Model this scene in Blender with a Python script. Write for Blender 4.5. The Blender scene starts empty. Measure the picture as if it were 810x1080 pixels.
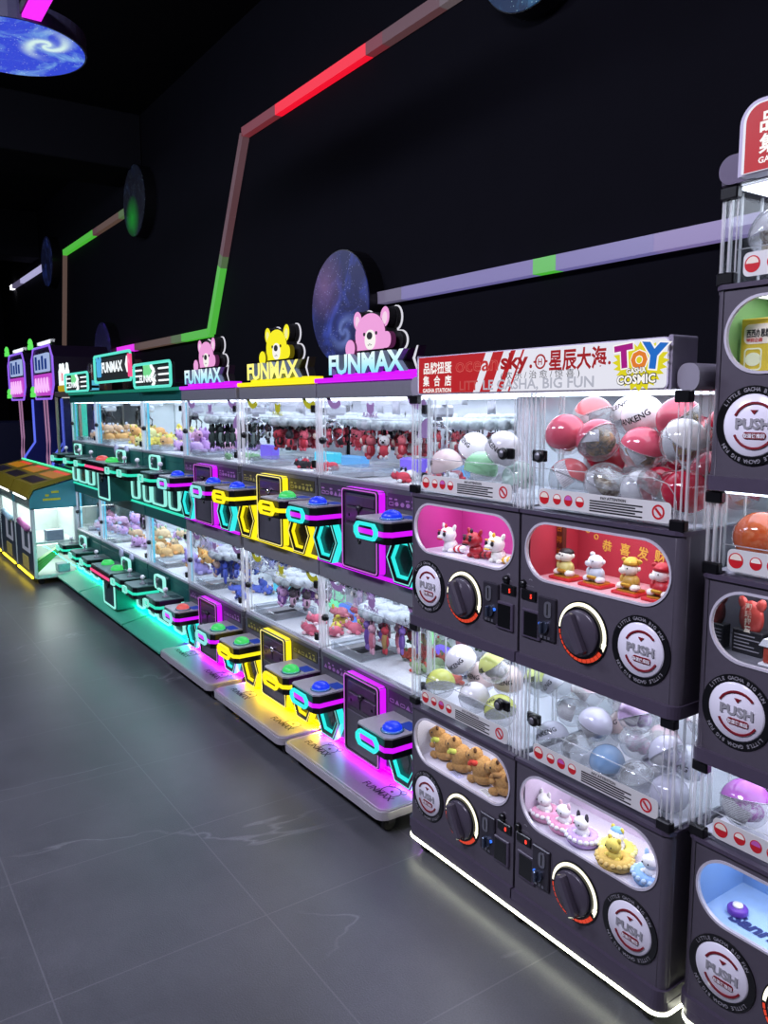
import bpy, bmesh, math, random
from mathutils import Vector, Matrix
from mathutils.geometry import tessellate_polygon
random.seed(7)
SC = bpy.context.scene
COL = SC.collection
PI = math.pi
sin, cos = math.sin, math.cos

# ------------------------------------------------------------------ materials
def lin(h):
    h = h.lstrip('#')
    o = []
    for i in (0, 2, 4):
        c = int(h[i:i+2], 16) / 255
        o.append(c / 12.92 if c <= .04045 else ((c + .055) / 1.055) ** 2.4)
    return (*o, 1)

def newmat(name):
    m = bpy.data.materials.new(name); m.use_nodes = True
    nt = m.node_tree; nt.nodes.clear()
    out = nt.nodes.new('ShaderNodeOutputMaterial')
    return m, nt, out

MATS = {}
def mat(name, col, rough=.5, metal=0., noise=.12, ns=40, bump=0., spec=.5, coat=0., sss=0.):
    if name in MATS: return MATS[name]
    m, nt, out = newmat(name)
    L = nt.links.new
    p = nt.nodes.new('ShaderNodeBsdfPrincipled')
    p.inputs['Roughness'].default_value = rough
    p.inputs['Metallic'].default_value = metal
    p.inputs['Specular IOR Level'].default_value = spec
    p.inputs['Coat Weight'].default_value = coat
    c = lin(col)
    tc = nt.nodes.new('ShaderNodeTexCoord')
    n = nt.nodes.new('ShaderNodeTexNoise'); n.inputs['Scale'].default_value = ns; n.inputs['Detail'].default_value = 3
    L(tc.outputs['Object'], n.inputs['Vector'])
    r = nt.nodes.new('ShaderNodeMixRGB')
    r.inputs[1].default_value = tuple(x * (1 - noise) for x in c[:3]) + (1,)
    r.inputs[2].default_value = tuple(min(1, x * (1 + noise)) for x in c[:3]) + (1,)
    L(n.outputs['Fac'], r.inputs[0]); L(r.outputs[0], p.inputs['Base Color'])
    if bump:
        b = nt.nodes.new('ShaderNodeBump'); b.inputs['Strength'].default_value = bump; b.inputs['Distance'].default_value = .004
        L(n.outputs['Fac'], b.inputs['Height']); L(b.outputs[0], p.inputs['Normal'])
    L(p.outputs[0], out.inputs[0])
    MATS[name] = m
    return m

def emit(name, col, s=1., base='#000000'):
    if name in MATS: return MATS[name]
    m, nt, out = newmat(name)
    p = nt.nodes.new('ShaderNodeBsdfPrincipled')
    p.inputs['Base Color'].default_value = lin(base)
    p.inputs['Roughness'].default_value = .35
    p.inputs['Emission Color'].default_value = lin(col)
    p.inputs['Emission Strength'].default_value = s
    nt.links.new(p.outputs[0], out.inputs[0])
    MATS[name] = m
    return m

def glass(name, tint='#ffffff', refl=1., haze=0., rough=.03, hazecol='#ffffff'):
    if name in MATS: return MATS[name]
    m, nt, out = newmat(name); L = nt.links.new
    t = nt.nodes.new('ShaderNodeBsdfTransparent'); t.inputs[0].default_value = lin(tint)
    g = nt.nodes.new('ShaderNodeBsdfGlossy'); g.inputs['Roughness'].default_value = rough
    f = nt.nodes.new('ShaderNodeLayerWeight'); f.inputs[0].default_value = .5
    pw = nt.nodes.new('ShaderNodeMath'); pw.operation = 'POWER'; pw.inputs[1].default_value = 5; L(f.outputs['Facing'], pw.inputs[0])
    mu = nt.nodes.new('ShaderNodeMath'); mu.operation = 'MULTIPLY_ADD'; mu.inputs[1].default_value = .9*min(refl, 1.1); mu.inputs[2].default_value = .035*refl; mu.use_clamp = True
    L(pw.outputs[0], mu.inputs[0])
    mx = nt.nodes.new('ShaderNodeMixShader'); L(mu.outputs[0], mx.inputs[0])
    last = t.outputs[0]
    if haze:
        d = nt.nodes.new('ShaderNodeBsdfDiffuse'); d.inputs[0].default_value = lin(hazecol)
        m2 = nt.nodes.new('ShaderNodeMixShader'); m2.inputs[0].default_value = haze
        L(t.outputs[0], m2.inputs[1]); L(d.outputs[0], m2.inputs[2]); last = m2.outputs[0]
    L(last, mx.inputs[1]); L(g.outputs[0], mx.inputs[2]); L(mx.outputs[0], out.inputs[0])
    MATS[name] = m
    return m

# palette
BODY = mat('charcoal_plastic', '#504b55', .42, 0, .1, 60, .02)
BODY2 = mat('charcoal_trim', '#4a4252', .36, 0, .1, 60)
CAPG = mat('grey_cap_plastic', '#8f8c97', .3, 0, .05, 30, coat=.3)
DARK = mat('dark_plastic', '#26232a', .35)
BLACK = mat('black_plastic', '#0d0d10', .3)
MATTE = mat('matte_black', '#050507', .8)
STEEL = mat('brushed_steel', '#8d8d95', .35, .7, .15, 90)
CHROME = mat('chrome_metal', '#d0d0d6', .15, 1.)
CABG = mat('claw_cabinet_grey', '#55545c', .38, .2, .12, 70)
HEAD = mat('claw_header_grey', '#7d7d84', .4, .3, .1, 60)
TEALB = mat('teal_cabinet', '#155652', .4, .1, .15, 40)
TEALD = mat('teal_dark', '#0e4440', .4, .1)
WHITE = mat('white_plastic', '#f2f1f4', .35, 0, .03)
BOARD = mat('white_board', '#e9ebf2', .6, 0, .03, 20)
PALEB = mat('pale_floor', '#e4e2ec', .35, 0, .05)
RUBBER = mat('caster_rubber', '#1a1918', .6)
PANELTOP = mat('panel_top_grey', '#a4a0a6', .4, .25, .1, 120)
PLATTOP = mat('platform_plate', '#d6d0d6', .36, .85, .08, 60, coat=.15)
PLATEDGE = mat('platform_edge', '#b9b4bb', .25, .3, .05)
PURPD = mat('deep_purple_print', '#4a2f5c', .5)
PURPL = mat('mauve_print', '#a77fb0', .5)
YELP = mat('yellow_print', '#c9c31a', .5)
PINKINK = mat('pink_ink', '#c05fb0', .5)
INK = mat('black_ink', '#141216', .6)
GREYINK = mat('grey_ink', '#8f8d93', .5)
REDINK = mat('dark_red_ink', '#7d1020', .5)
RED = mat('red_plastic', '#c8202a', .35)
CREAM = mat('cream_plastic', '#efe3cf', .4)
GOLD = mat('gold_paint', '#d8a63c', .3, .6)
GRANULE = mat('white_granules', '#e6e9f0', .7, 0, .25, 160, .9)
BUBBLE = mat('bubble_white', '#bcc6c8', .35, 0, .3, 120, .9)
ACR = glass('clear_acrylic', '#fbfdfd', .8)
ACRX = glass('clear_acrylic_edge', '#f2f6f8', 1.6, .16)
ACRL = glass('acrylic_edge_sheen', '#ffffff', 1.5, .34)  # white haze painted in for the bright reflections along sheet edges
CLEAR = glass('clear_capsule', '#f6f7f8', 2.4, .13)
NM = emit('neon_magenta', '#b010d8', 1.7)
NMT = emit('neon_magenta_thin', '#c868d8', 1.0)
NY = emit('neon_yellow', '#f6e018', 1.25)
NYT = emit('neon_yellow_thin', '#fff08a', 1.1)
NC = emit('neon_cyan', '#2cd8d4', 1.3)
NCT = emit('neon_cyan_thin', '#8ce8e6', 1.0)
NT = emit('neon_teal', '#2cccaa', 1.3)
NTT = emit('neon_teal_thin', '#8ce8d8', 1.0)
NP = emit('neon_pink', '#f04a80', 1.3)
LEDW = emit('led_white', '#eef2ff', 9.)
LEDC = emit('led_cool', '#e6ecff', 4.)
LEDS = emit('led_small', '#f4f2ff', 4.)
LEDB = emit('led_base_strip', '#f2f5da', 10.)
RINGW = emit('ring_white_lit', '#fff8dc', 1.6)
RINGR = emit('ring_red_lit', '#ee4a30', .8)
SEGR = emit('segment_red', '#ff4030', 2.)
SCRB = emit('card_screen_blue', '#2445b8', .7)
DOMEB = emit('dome_blue_lit', '#1438f0', 1.0, '#0a1440')
DOMEG = emit('dome_green_lit', '#40d868', .95, '#0c3018')
DOMER = emit('dome_red_lit', '#e8605c', .9, '#401010')
DOMERIM = glass('dome_rim_clear', '#bfe6f2', 1.5, .35, .1, '#8fd0e6')

# ------------------------------------------------------------------ geometry
TXT = {}
def glyphs(s, size, bold=0., spacing=1., align='CENTER'):
    k = (s, bold, spacing)
    if k not in TXT:
        c = bpy.data.curves.new('lettering', 'FONT'); c.body = s; c.offset = bold; c.resolution_u = 2
        c.space_character = spacing
        o = bpy.data.objects.new('lettering', c); COL.objects.link(o)
        bpy.context.view_layer.update()
        dg = bpy.context.evaluated_depsgraph_get()
        m = bpy.data.meshes.new_from_object(o.evaluated_get(dg))
        v = [(q.co.x, q.co.y) for q in m.vertices]; f = [tuple(p.vertices) for p in m.polygons]
        bpy.data.objects.remove(o); bpy.data.curves.remove(c); bpy.data.meshes.remove(m)
        TXT[k] = (v, f)
    v, f = TXT[k]
    if not v: return [], []
    x0 = min(a for a, b in v); x1 = max(a for a, b in v)
    off = {'CENTER': (x0 + x1) / 2, 'LEFT': x0, 'RIGHT': x1}[align]
    return [((a - off) * size, b * size) for a, b in v], f

class G:
    def __init__(s): s.v = []; s.f = []; s.mi = []; s.sm = []
    def add(s, vs, fs, m=0, sm=False):
        n = len(s.v); s.v += [tuple(p) for p in vs]
        for f in fs: s.f.append(tuple(i + n for i in f)); s.mi.append(m); s.sm.append(sm)
        return s
    def box(s, x0, y0, z0, x1, y1, z1, m=0, c=0.):
        cx, cy, cz = (x0+x1)/2, (y0+y1)/2, (z0+z1)/2
        hx, hy, hz = abs(x1-x0)/2, abs(y1-y0)/2, abs(z1-z0)/2
        if not c:
            vs = [(cx+a*hx, cy+b*hy, cz+d*hz) for a in (-1, 1) for b in (-1, 1) for d in (-1, 1)]
            return s.add(vs, [(0, 1, 3, 2), (4, 6, 7, 5), (0, 4, 5, 1), (2, 3, 7, 6), (0, 2, 6, 4), (1, 5, 7, 3)], m)
        c = min(c, hx*.49, hy*.49, hz*.49)
        vs = []; ix = {}
        for a in (-1, 1):
            for b in (-1, 1):
                for d in (-1, 1):
                    ix[a, b, d] = len(vs)
                    vs += [(cx+a*hx, cy+b*(hy-c), cz+d*(hz-c)), (cx+a*(hx-c), cy+b*hy, cz+d*(hz-c)), (cx+a*(hx-c), cy+b*(hy-c), cz+d*hz)]
        fs = []
        for a in (-1, 1):
            fs.append([ix[a, -1, -1], ix[a, 1, -1], ix[a, 1, 1], ix[a, -1, 1]])
            fs.append([ix[-1, a, -1]+1, ix[1, a, -1]+1, ix[1, a, 1]+1, ix[-1, a, 1]+1])
            fs.append([ix[-1, -1, a]+2, ix[1, -1, a]+2, ix[1, 1, a]+2, ix[-1, 1, a]+2])
            for b in (-1, 1):
                fs.append([ix[a, b, -1], ix[a, b, 1], ix[a, b, 1]+1, ix[a, b, -1]+1])
                fs.append([ix[a, -1, b], ix[a, 1, b], ix[a, 1, b]+2, ix[a, -1, b]+2])
                fs.append([ix[-1, a, b]+1, ix[1, a, b]+1, ix[1, a, b]+2, ix[-1, a, b]+2])
        for k in ix.values(): fs.append([k, k+1, k+2])
        return s.add(vs, fs, m)
    def prism(s, poly, a, b, m=0, ax='y', holes=(), sm=False, mc=None, cap=True):
        mc = m if mc is None else mc
        def P(u, v, w):
            return {'y': (u, w, v), 'z': (u, v, w), 'x': (w, u, v)}[ax]
        loops = [list(poly)] + [list(h) for h in holes]
        for lp in loops:
            n = len(lp)
            vs = [P(u, v, a) for u, v in lp] + [P(u, v, b) for u, v in lp]
            s.add(vs, [(i, (i+1) % n, n+(i+1) % n, n+i) for i in range(n)], m, sm)
        if cap:
            flat = [p for lp in loops for p in lp]
            if len(loops) == 1:
                fs = [tuple(range(len(flat)))]
            else:
                fs = [tuple(t) for t in tessellate_polygon([[Vector((u, v, 0)) for u, v in lp] for lp in loops])]
            s.add([P(u, v, a) for u, v in flat], fs, mc)
            s.add([P(u, v, b) for u, v in flat], fs, m)
        return s
    def sheet(s, poly, w, m=0, ax='y'):
        def P(u, v): return {'y': (u, w, v), 'z': (u, v, w), 'x': (w, u, v)}[ax]
        return s.add([P(u, v) for u, v in poly], [tuple(range(len(poly)))], m)
    def tube(s, pts, r, n=6, m=0, closed=False):
        P = [Vector(p) for p in pts]; N = len(P); rings = []
        for i, p in enumerate(P):
            if closed: t = P[(i+1) % N] - P[i-1]
            else: t = P[min(i+1, N-1)] - P[max(i-1, 0)]
            t.normalize()
            up = Vector((0, 0, 1)) if abs(t.z) < .95 else Vector((0, 1, 0))
            a = t.cross(up).normalized(); b = a.cross(t)
            rr = r[i] if isinstance(r, (list, tuple)) else r
            rings.append([p + a*rr*cos(2*PI*k/n) + b*rr*sin(2*PI*k/n) for k in range(n)])
        vs = [q for rg in rings for q in rg]; fs = []
        for i in range(N if closed else N-1):
            j = (i+1) % N
            for k in range(n): fs.append((i*n+k, i*n+(k+1) % n, j*n+(k+1) % n, j*n+k))
        if not closed: fs += [tuple(range(n)), tuple((N-1)*n+k for k in range(n))]
        return s.add(vs, fs, m, True)
    def lathe(s, prof, c, ax='z', n=24, m=0, sm=True):
        vs = []; fs = []
        for r, h in prof:
            for k in range(n):
                a = 2*PI*k/n; u, v = r*cos(a), r*sin(a)
                o = {'z': (u, v, h), 'y': (u, h, v), 'x': (h, u, v)}[ax]
                vs.append((c[0]+o[0], c[1]+o[1], c[2]+o[2]))
        for i in range(len(prof)-1):
            for k in range(n): fs.append((i*n+k, i*n+(k+1) % n, (i+1)*n+(k+1) % n, (i+1)*n+k))
        if prof[0][0] > 1e-6: fs.append(tuple(range(n)))
        if prof[-1][0] > 1e-6: fs.append(tuple((len(prof)-1)*n+k for k in range(n)))
        return s.add(vs, fs, m, sm)
    def ell(s, c, r, m=0, nu=12, nv=8, R=None, t0=0., t1=PI, sm=True):
        if not isinstance(r, (tuple, list)): r = (r, r, r)
        vs = []; fs = []
        for j in range(nv+1):
            t = t0 + (t1-t0)*j/nv
            for i in range(nu):
                a = 2*PI*i/nu
                p = Vector((r[0]*sin(t)*cos(a), r[1]*sin(t)*sin(a), r[2]*cos(t)))
                if R: p = R @ p
                vs.append((c[0]+p.x, c[1]+p.y, c[2]+p.z))
        for j in range(nv):
            for i in range(nu): fs.append((j*nu+i, j*nu+(i+1) % nu, (j+1)*nu+(i+1) % nu, (j+1)*nu+i))
        return s.add(vs, fs, m, sm)
    def text(s, t, size, x, y, z, m=0, ax='y', d=.0012, bold=0., align='CENTER', sp=1., rot=0., sx=1., shear=0., curve=None):
        v, f = glyphs(t, size, bold, sp, align)
        if not v: return s
        o = []
        for a, b in v:
            a *= sx; a += shear*b
            if curve: b += curve(a)
            if rot: a, b = a*cos(rot)-b*sin(rot), a*sin(rot)+b*cos(rot)
            o.append((a, b))
        if ax == 'y': P = [(x+a, y-d, z+b) for a, b in o]
        elif ax == 'z': P = [(x+a, y+b, z+d) for a, b in o]
        elif ax == 'x': P = [(x+d, y+a, z+b) for a, b in o]
        return s.add(P, f, m)
    def fit(s, t, x0, x1, z, size, y, m=0, bold=0., sp=1., d=.0012, rot=0., shear=0.):
        v, f = glyphs(t, size, bold, sp)
        wd = max(a for a, b in v) - min(a for a, b in v)
        return s.text(t, size, (x0+x1)/2, y, z, m, 'y', d, bold, 'CENTER', sp, rot, (x1-x0)/wd, shear)
    def text3(s, t, size, x, y, z, depth, m=0, mf=None, bold=0., sp=1., sx=1.):
        v, f = glyphs(t, size, bold, sp)
        n = len(v)
        fr = [(x+a*sx, y-depth, z+b) for a, b in v]; bk = [(x+a*sx, y, z+b) for a, b in v]
        s.add(fr, f, m if mf is None else mf)
        ed = {}
        for q in f:
            for i in range(len(q)):
                a, b = q[i], q[(i+1) % len(q)]
                k = (min(a, b), max(a, b)); ed[k] = ed.get(k, 0) + 1
        s.add(fr+bk, [(a, b, b+n, a+n) for (a, b), c in ed.items() if c == 1], m)
        return s
    def move(s, dx=0, dy=0, dz=0):
        s.v = [(a+dx, b+dy, c+dz) for a, b, c in s.v]; return s
    def mirror(s, w):
        s.v = [(w-a, b, c) for a, b, c in s.v]; s.f = [tuple(reversed(f)) for f in s.f]; return s
    def xf(s, M):
        s.v = [tuple(M @ Vector(p)) for p in s.v]; return s
    def merge(s, o, off=(0, 0, 0), mm=None):
        n = len(s.v); s.v += [(a+off[0], b+off[1], c+off[2]) for a, b, c in o.v]
        s.f += [tuple(i+n for i in f) for f in o.f]
        s.mi += [(mm[i] if mm else i) for i in o.mi]; s.sm += o.sm
        return s
    def mesh(s, name, mats):
        me = bpy.data.meshes.new(name)
        me.from_pydata(s.v, [], s.f)
        for q in (mats if isinstance(mats, (list, tuple)) else [mats]): me.materials.append(q)
        me.polygons.foreach_set('material_index', s.mi)
        me.polygons.foreach_set('use_smooth', s.sm)
        bm = bmesh.new(); bm.from_mesh(me)
        bmesh.ops.remove_doubles(bm, verts=bm.verts, dist=1e-5)
        bmesh.ops.recalc_face_normals(bm, faces=bm.faces)
        bm.to_mesh(me); bm.free()
        me.update()
        return me
    def build(s, name, mats, parent=None, loc=None):
        o = bpy.data.objects.new(name, s.mesh(name, mats)); COL.objects.link(o)
        if parent: o.parent = parent
        if loc: o.location = loc
        return o

def tag(o, label=None, cat=None, group=None, kind=None):
    if label: o['label'] = label
    if cat: o['category'] = cat
    if group: o['group'] = group
    if kind: o['kind'] = kind
    return o
def thing(name, label, cat, loc=(0, 0, 0), group=None, rz=0):
    o = bpy.data.objects.new(name, None); COL.objects.link(o); o.location = loc; o.empty_display_size = .1
    o.rotation_euler = (0, 0, rz)
    return tag(o, label, cat, group)
def put(name, me, loc, label=None, cat=None, group=None, rz=0, parent=None, sc=None, rot=None):
    o = bpy.data.objects.new(name, me); COL.objects.link(o); o.location = loc
    o.rotation_euler = rot if rot else (0, 0, rz)
    if sc: o.scale = sc if isinstance(sc, tuple) else (sc, sc, sc)
    if parent: o.parent = parent
    return tag(o, label, cat, group)
def rrect(x0, z0, x1, z1, r, n=6):
    r = min(r, (x1-x0)/2-1e-5, (z1-z0)/2-1e-5); P = []
    for cx, cz, a in ((x1-r, z0+r, -PI/2), (x1-r, z1-r, 0), (x0+r, z1-r, PI/2), (x0+r, z0+r, PI)):
        for k in range(n+1):
            t = a + PI/2*k/n; P.append((cx+r*cos(t), cz+r*sin(t)))
    return P
def circ(cx, cz, r, n=32, rz=None, a0=0.):
    rz = rz or r
    return [(cx+r*cos(a0+2*PI*k/n), cz+rz*sin(a0+2*PI*k/n)) for k in range(n)]
def arc(cx, cz, r0, r1, a0, a1, n=16):
    return [(cx+r1*cos(a0+(a1-a0)*k/n), cz+r1*sin(a0+(a1-a0)*k/n)) for k in range(n+1)] + \
           [(cx+r0*cos(a1+(a0-a1)*k/n), cz+r0*sin(a1+(a0-a1)*k/n)) for k in range(n+1)]
# ------------------------------------------------------------------ room
def floor_mat():
    m, nt, out = newmat('slate_tile'); L = nt.links.new; N = nt.nodes.new
    tc = N('ShaderNodeTexCoord')
    p = N('ShaderNodeBsdfPrincipled')
    n1 = N('ShaderNodeTexNoise'); n1.inputs['Scale'].default_value = 1.6; n1.inputs['Detail'].default_value = 8; n1.inputs['Roughness'].default_value = .65
    L(tc.outputs['Object'], n1.inputs['Vector'])
    n2 = N('ShaderNodeTexNoise'); n2.inputs['Scale'].default_value = 220; n2.inputs['Detail'].default_value = 2
    L(tc.outputs['Object'], n2.inputs['Vector'])
    r1 = N('ShaderNodeValToRGB'); r1.color_ramp.elements[0].position = .3; r1.color_ramp.elements[1].position = .75
    r1.color_ramp.elements[0].color = lin('#45464b'); r1.color_ramp.elements[1].color = lin('#5d5e63')
    L(n1.outputs['Fac'], r1.inputs[0])
    # thin pale veins
    mp = N('ShaderNodeMapping'); mp.inputs['Scale'].default_value = (1.25, .42, 1); mp.inputs['Rotation'].default_value = (0, 0, -.35)
    L(tc.outputs['Object'], mp.inputs[0])
    nv = N('ShaderNodeTexNoise'); nv.inputs['Scale'].default_value = 1.15; nv.inputs['Detail'].default_value = 5; nv.inputs['Distortion'].default_value = .6
    L(mp.outputs[0], nv.inputs['Vector'])
    s = N('ShaderNodeMath'); s.operation = 'SUBTRACT'; s.inputs[1].default_value = .5; L(nv.outputs['Fac'], s.inputs[0])
    ab = N('ShaderNodeMath'); ab.operation = 'ABSOLUTE'; L(s.outputs[0], ab.inputs[0])
    rv = N('ShaderNodeMapRange'); rv.inputs[1].default_value = 0; rv.inputs[2].default_value = .006; rv.inputs[3].default_value = .26; rv.inputs[4].default_value = 0
    L(ab.outputs[0], rv.inputs[0])
    nm = N('ShaderNodeTexNoise'); nm.inputs['Scale'].default_value = 1.3; L(tc.outputs['Object'], nm.inputs['Vector'])
    rm = N('ShaderNodeMapRange'); rm.inputs[1].default_value = .47; rm.inputs[2].default_value = .58; L(nm.outputs['Fac'], rm.inputs[0])
    mv = N('ShaderNodeMath'); mv.operation = 'MULTIPLY'; L(rv.outputs[0], mv.inputs[0]); L(rm.outputs[0], mv.inputs[1])
    mx = N('ShaderNodeMixRGB'); mx.inputs[2].default_value = lin('#a9abb0'); L(mv.outputs[0], mx.inputs[0]); L(r1.outputs[0], mx.inputs[1])
    # fine grain
    gr = N('ShaderNodeMixRGB'); gr.blend_type = 'MULTIPLY'; gr.inputs[0].default_value = .5
    rg = N('ShaderNodeMapRange'); rg.inputs[1].default_value = .3; rg.inputs[2].default_value = .7; rg.inputs[3].default_value = .72; rg.inputs[4].default_value = 1.25
    L(n2.outputs['Fac'], rg.inputs[0]); L(mx.outputs[0], gr.inputs[1]); L(rg.outputs[0], gr.inputs[2])
    # tile joints, 0.6 m square
    bk = N('ShaderNodeTexBrick'); bk.offset = 0; bk.inputs['Scale'].default_value = 1
    bk.inputs['Brick Width'].default_value = .6; bk.inputs['Row Height'].default_value = .6; bk.inputs['Mortar Size'].default_value = .0022
    bk.inputs['Mortar Smooth'].default_value = .1
    mo = N('ShaderNodeMapping'); mo.inputs['Location'].default_value = (20.0, 2.056, 0); L(tc.outputs['Object'], mo.inputs[0]); L(mo.outputs[0], bk.inputs['Vector'])
    jm = N('ShaderNodeMixRGB'); jm.inputs[2].default_value = lin('#7b7c80')
    jf = N('ShaderNodeMath'); jf.operation = 'MULTIPLY'; jf.inputs[1].default_value = .38; L(bk.outputs['Fac'], jf.inputs[0])
    L(jf.outputs[0], jm.inputs[0]); L(gr.outputs[0], jm.inputs[1])
    L(jm.outputs[0], p.inputs['Base Color'])
    rr = N('ShaderNodeMapRange'); rr.inputs[3].default_value = .28; rr.inputs[4].default_value = .42; L(n1.outputs['Fac'], rr.inputs[0]); L(rr.outputs[0], p.inputs['Roughness'])
    p.inputs['Specular IOR Level'].default_value = .75
    b = N('ShaderNodeBump'); b.inputs['Strength'].default_value = .25; b.inputs['Distance'].default_value = .002; L(n2.outputs['Fac'], b.inputs['Height']); L(b.outputs[0], p.inputs['Normal'])
    L(p.outputs[0], out.inputs[0])
    return m
WALLM = mat('black_wall_paint', '#0a0a11', .85, 0, .15, 6, .02, .08)
CEILM = mat('black_ceiling_paint', '#0c0c10', .85, 0, .15, 6, spec=.1)
XW0, XW1, YW0, YW1, ZC = -15., 1.8, -4.2, 2.5, 4.1
tag(G().box(XW0, YW0, -.12, XW1, YW1+.12, 0).build('floor', floor_mat()), kind='structure')
tag(G().box(XW0, YW1, 0, XW1, YW1+.12, ZC).build('wall_back', WALLM), kind='structure')
tag(G().box(XW0-.12, YW0, 0, XW0, YW1+.12, ZC).build('wall_left', WALLM), kind='structure')
tag(G().box(XW0-.12, YW0, ZC, XW1, YW1+.12, ZC+.12).build('ceiling', CEILM), kind='structure')
g = G()
g.box(-8.2, -4.2, 3.62, -7.5, 2.5, 4.1, 0, .01)
g.box(-12.4, -4.2, 3.5, -11.9, 2.5, 4.1, 0, .01)
tag(g.build('trim_1', mat('black_beam_paint', '#141419', .85, spec=.1)), kind='structure')

# light strips on the wall: real light bars, lit in coloured stretches, faint glow painted into the unlit ones
def strip_col(name, col, s): return emit('strip_' + name, col, s, '#5c5558')
SMAG = strip_col('magenta', '#e020e8', 1.1); SGRN = strip_col('green', '#4fc63a', .75); SRED = strip_col('red', '#f0102c', 1.0)
SDIM = strip_col('dim_maroon', '#6a4448', .55); SBRN = strip_col('dim_brown', '#6a5246', .55); SLAV = strip_col('lavender', '#7a74b6', .68)
SGRY = strip_col('grey_lavender', '#5f5a78', .8); SGR2 = strip_col('dim_grey', '#77686c', .5); SWHT = strip_col('white', '#a9a6cf', 1.0); SPUR = strip_col('purple', '#9080c0', .62)
SDRD = strip_col('dark_red', '#7a2c34', .75); SGB = strip_col('dim_green', '#5a7a48', .6)
def wall_strip(label, p0, p1, segs, h=.062, y0=2.45, group='light bars on the black wall'):
    """p0, p1 are (x, z) ends; segs = [(fraction, material)]"""
    a = Vector((p0[0], p0[1])); b = Vector((p1[0], p1[1])); d = (b-a).normalized(); n = Vector((-d.y, d.x))*h/2
    g = G(); mats = []; f0 = 0.
    for f1, m in segs:
        if m not in mats: mats.append(m)
        q0 = a+(b-a)*f0; q1 = a+(b-a)*f1; e = d*.0006
        g.prism([tuple(q0-n), tuple(q1-n-e), tuple(q1+n-e), tuple(q0+n)], y0, YW1+.002, mats.index(m))
        f0 = f1
    o = g.build('wall_light_bar', mats)
    return tag(o, label, 'light', group)
wall_strip('lavender light bar running right from the large blue planet disc', (-3.66, 2.065), (.6, 2.065), [(.06, SGRY), (.28, SLAV), (.31, SGRN), (.42, SLAV), (.60, SPUR), (.8, SPUR), (1, SLAV)])
wall_strip('slanted light bar turning green towards its foot', (-5.97, 2.06), (-5.27, 3.335), [(.36, SGRN), (.42, SGB), (.62, SDIM), (1, SDIM)], .058)
wall_strip('high light bar glowing red in its middle', (-5.27, 3.345), (-1.4, 3.345), [(.13, SDRD), (.40, SRED), (.44, SDRD), (.56, SDIM), (1, SGR2)])
wall_strip('low light bar with magenta left tip and green right end', (-8.40, 2.06), (-5.97, 2.06), [(.24, SMAG), (.30, SDIM), (.66, SBRN), (.76, SGB), (1, SGRN)])
wall_strip('high light bar, green at its left end, by the green planet disc', (-10.42, 3.34), (-7.72, 3.34), [(.5, SGRN), (.56, SDIM), (.85, SBRN), (1, SGB)])
wall_strip('thin dim upright light bar far down the wall', (-10.75, 2.1), (-10.42, 3.31), [(1, SBRN)], .022)
wall_strip('whitish high light bar farthest down the wall', (-13.9, 3.34), (-11.2, 3.34), [(.06, LEDS), (.3, SGRY), (1, SWHT)])

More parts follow.
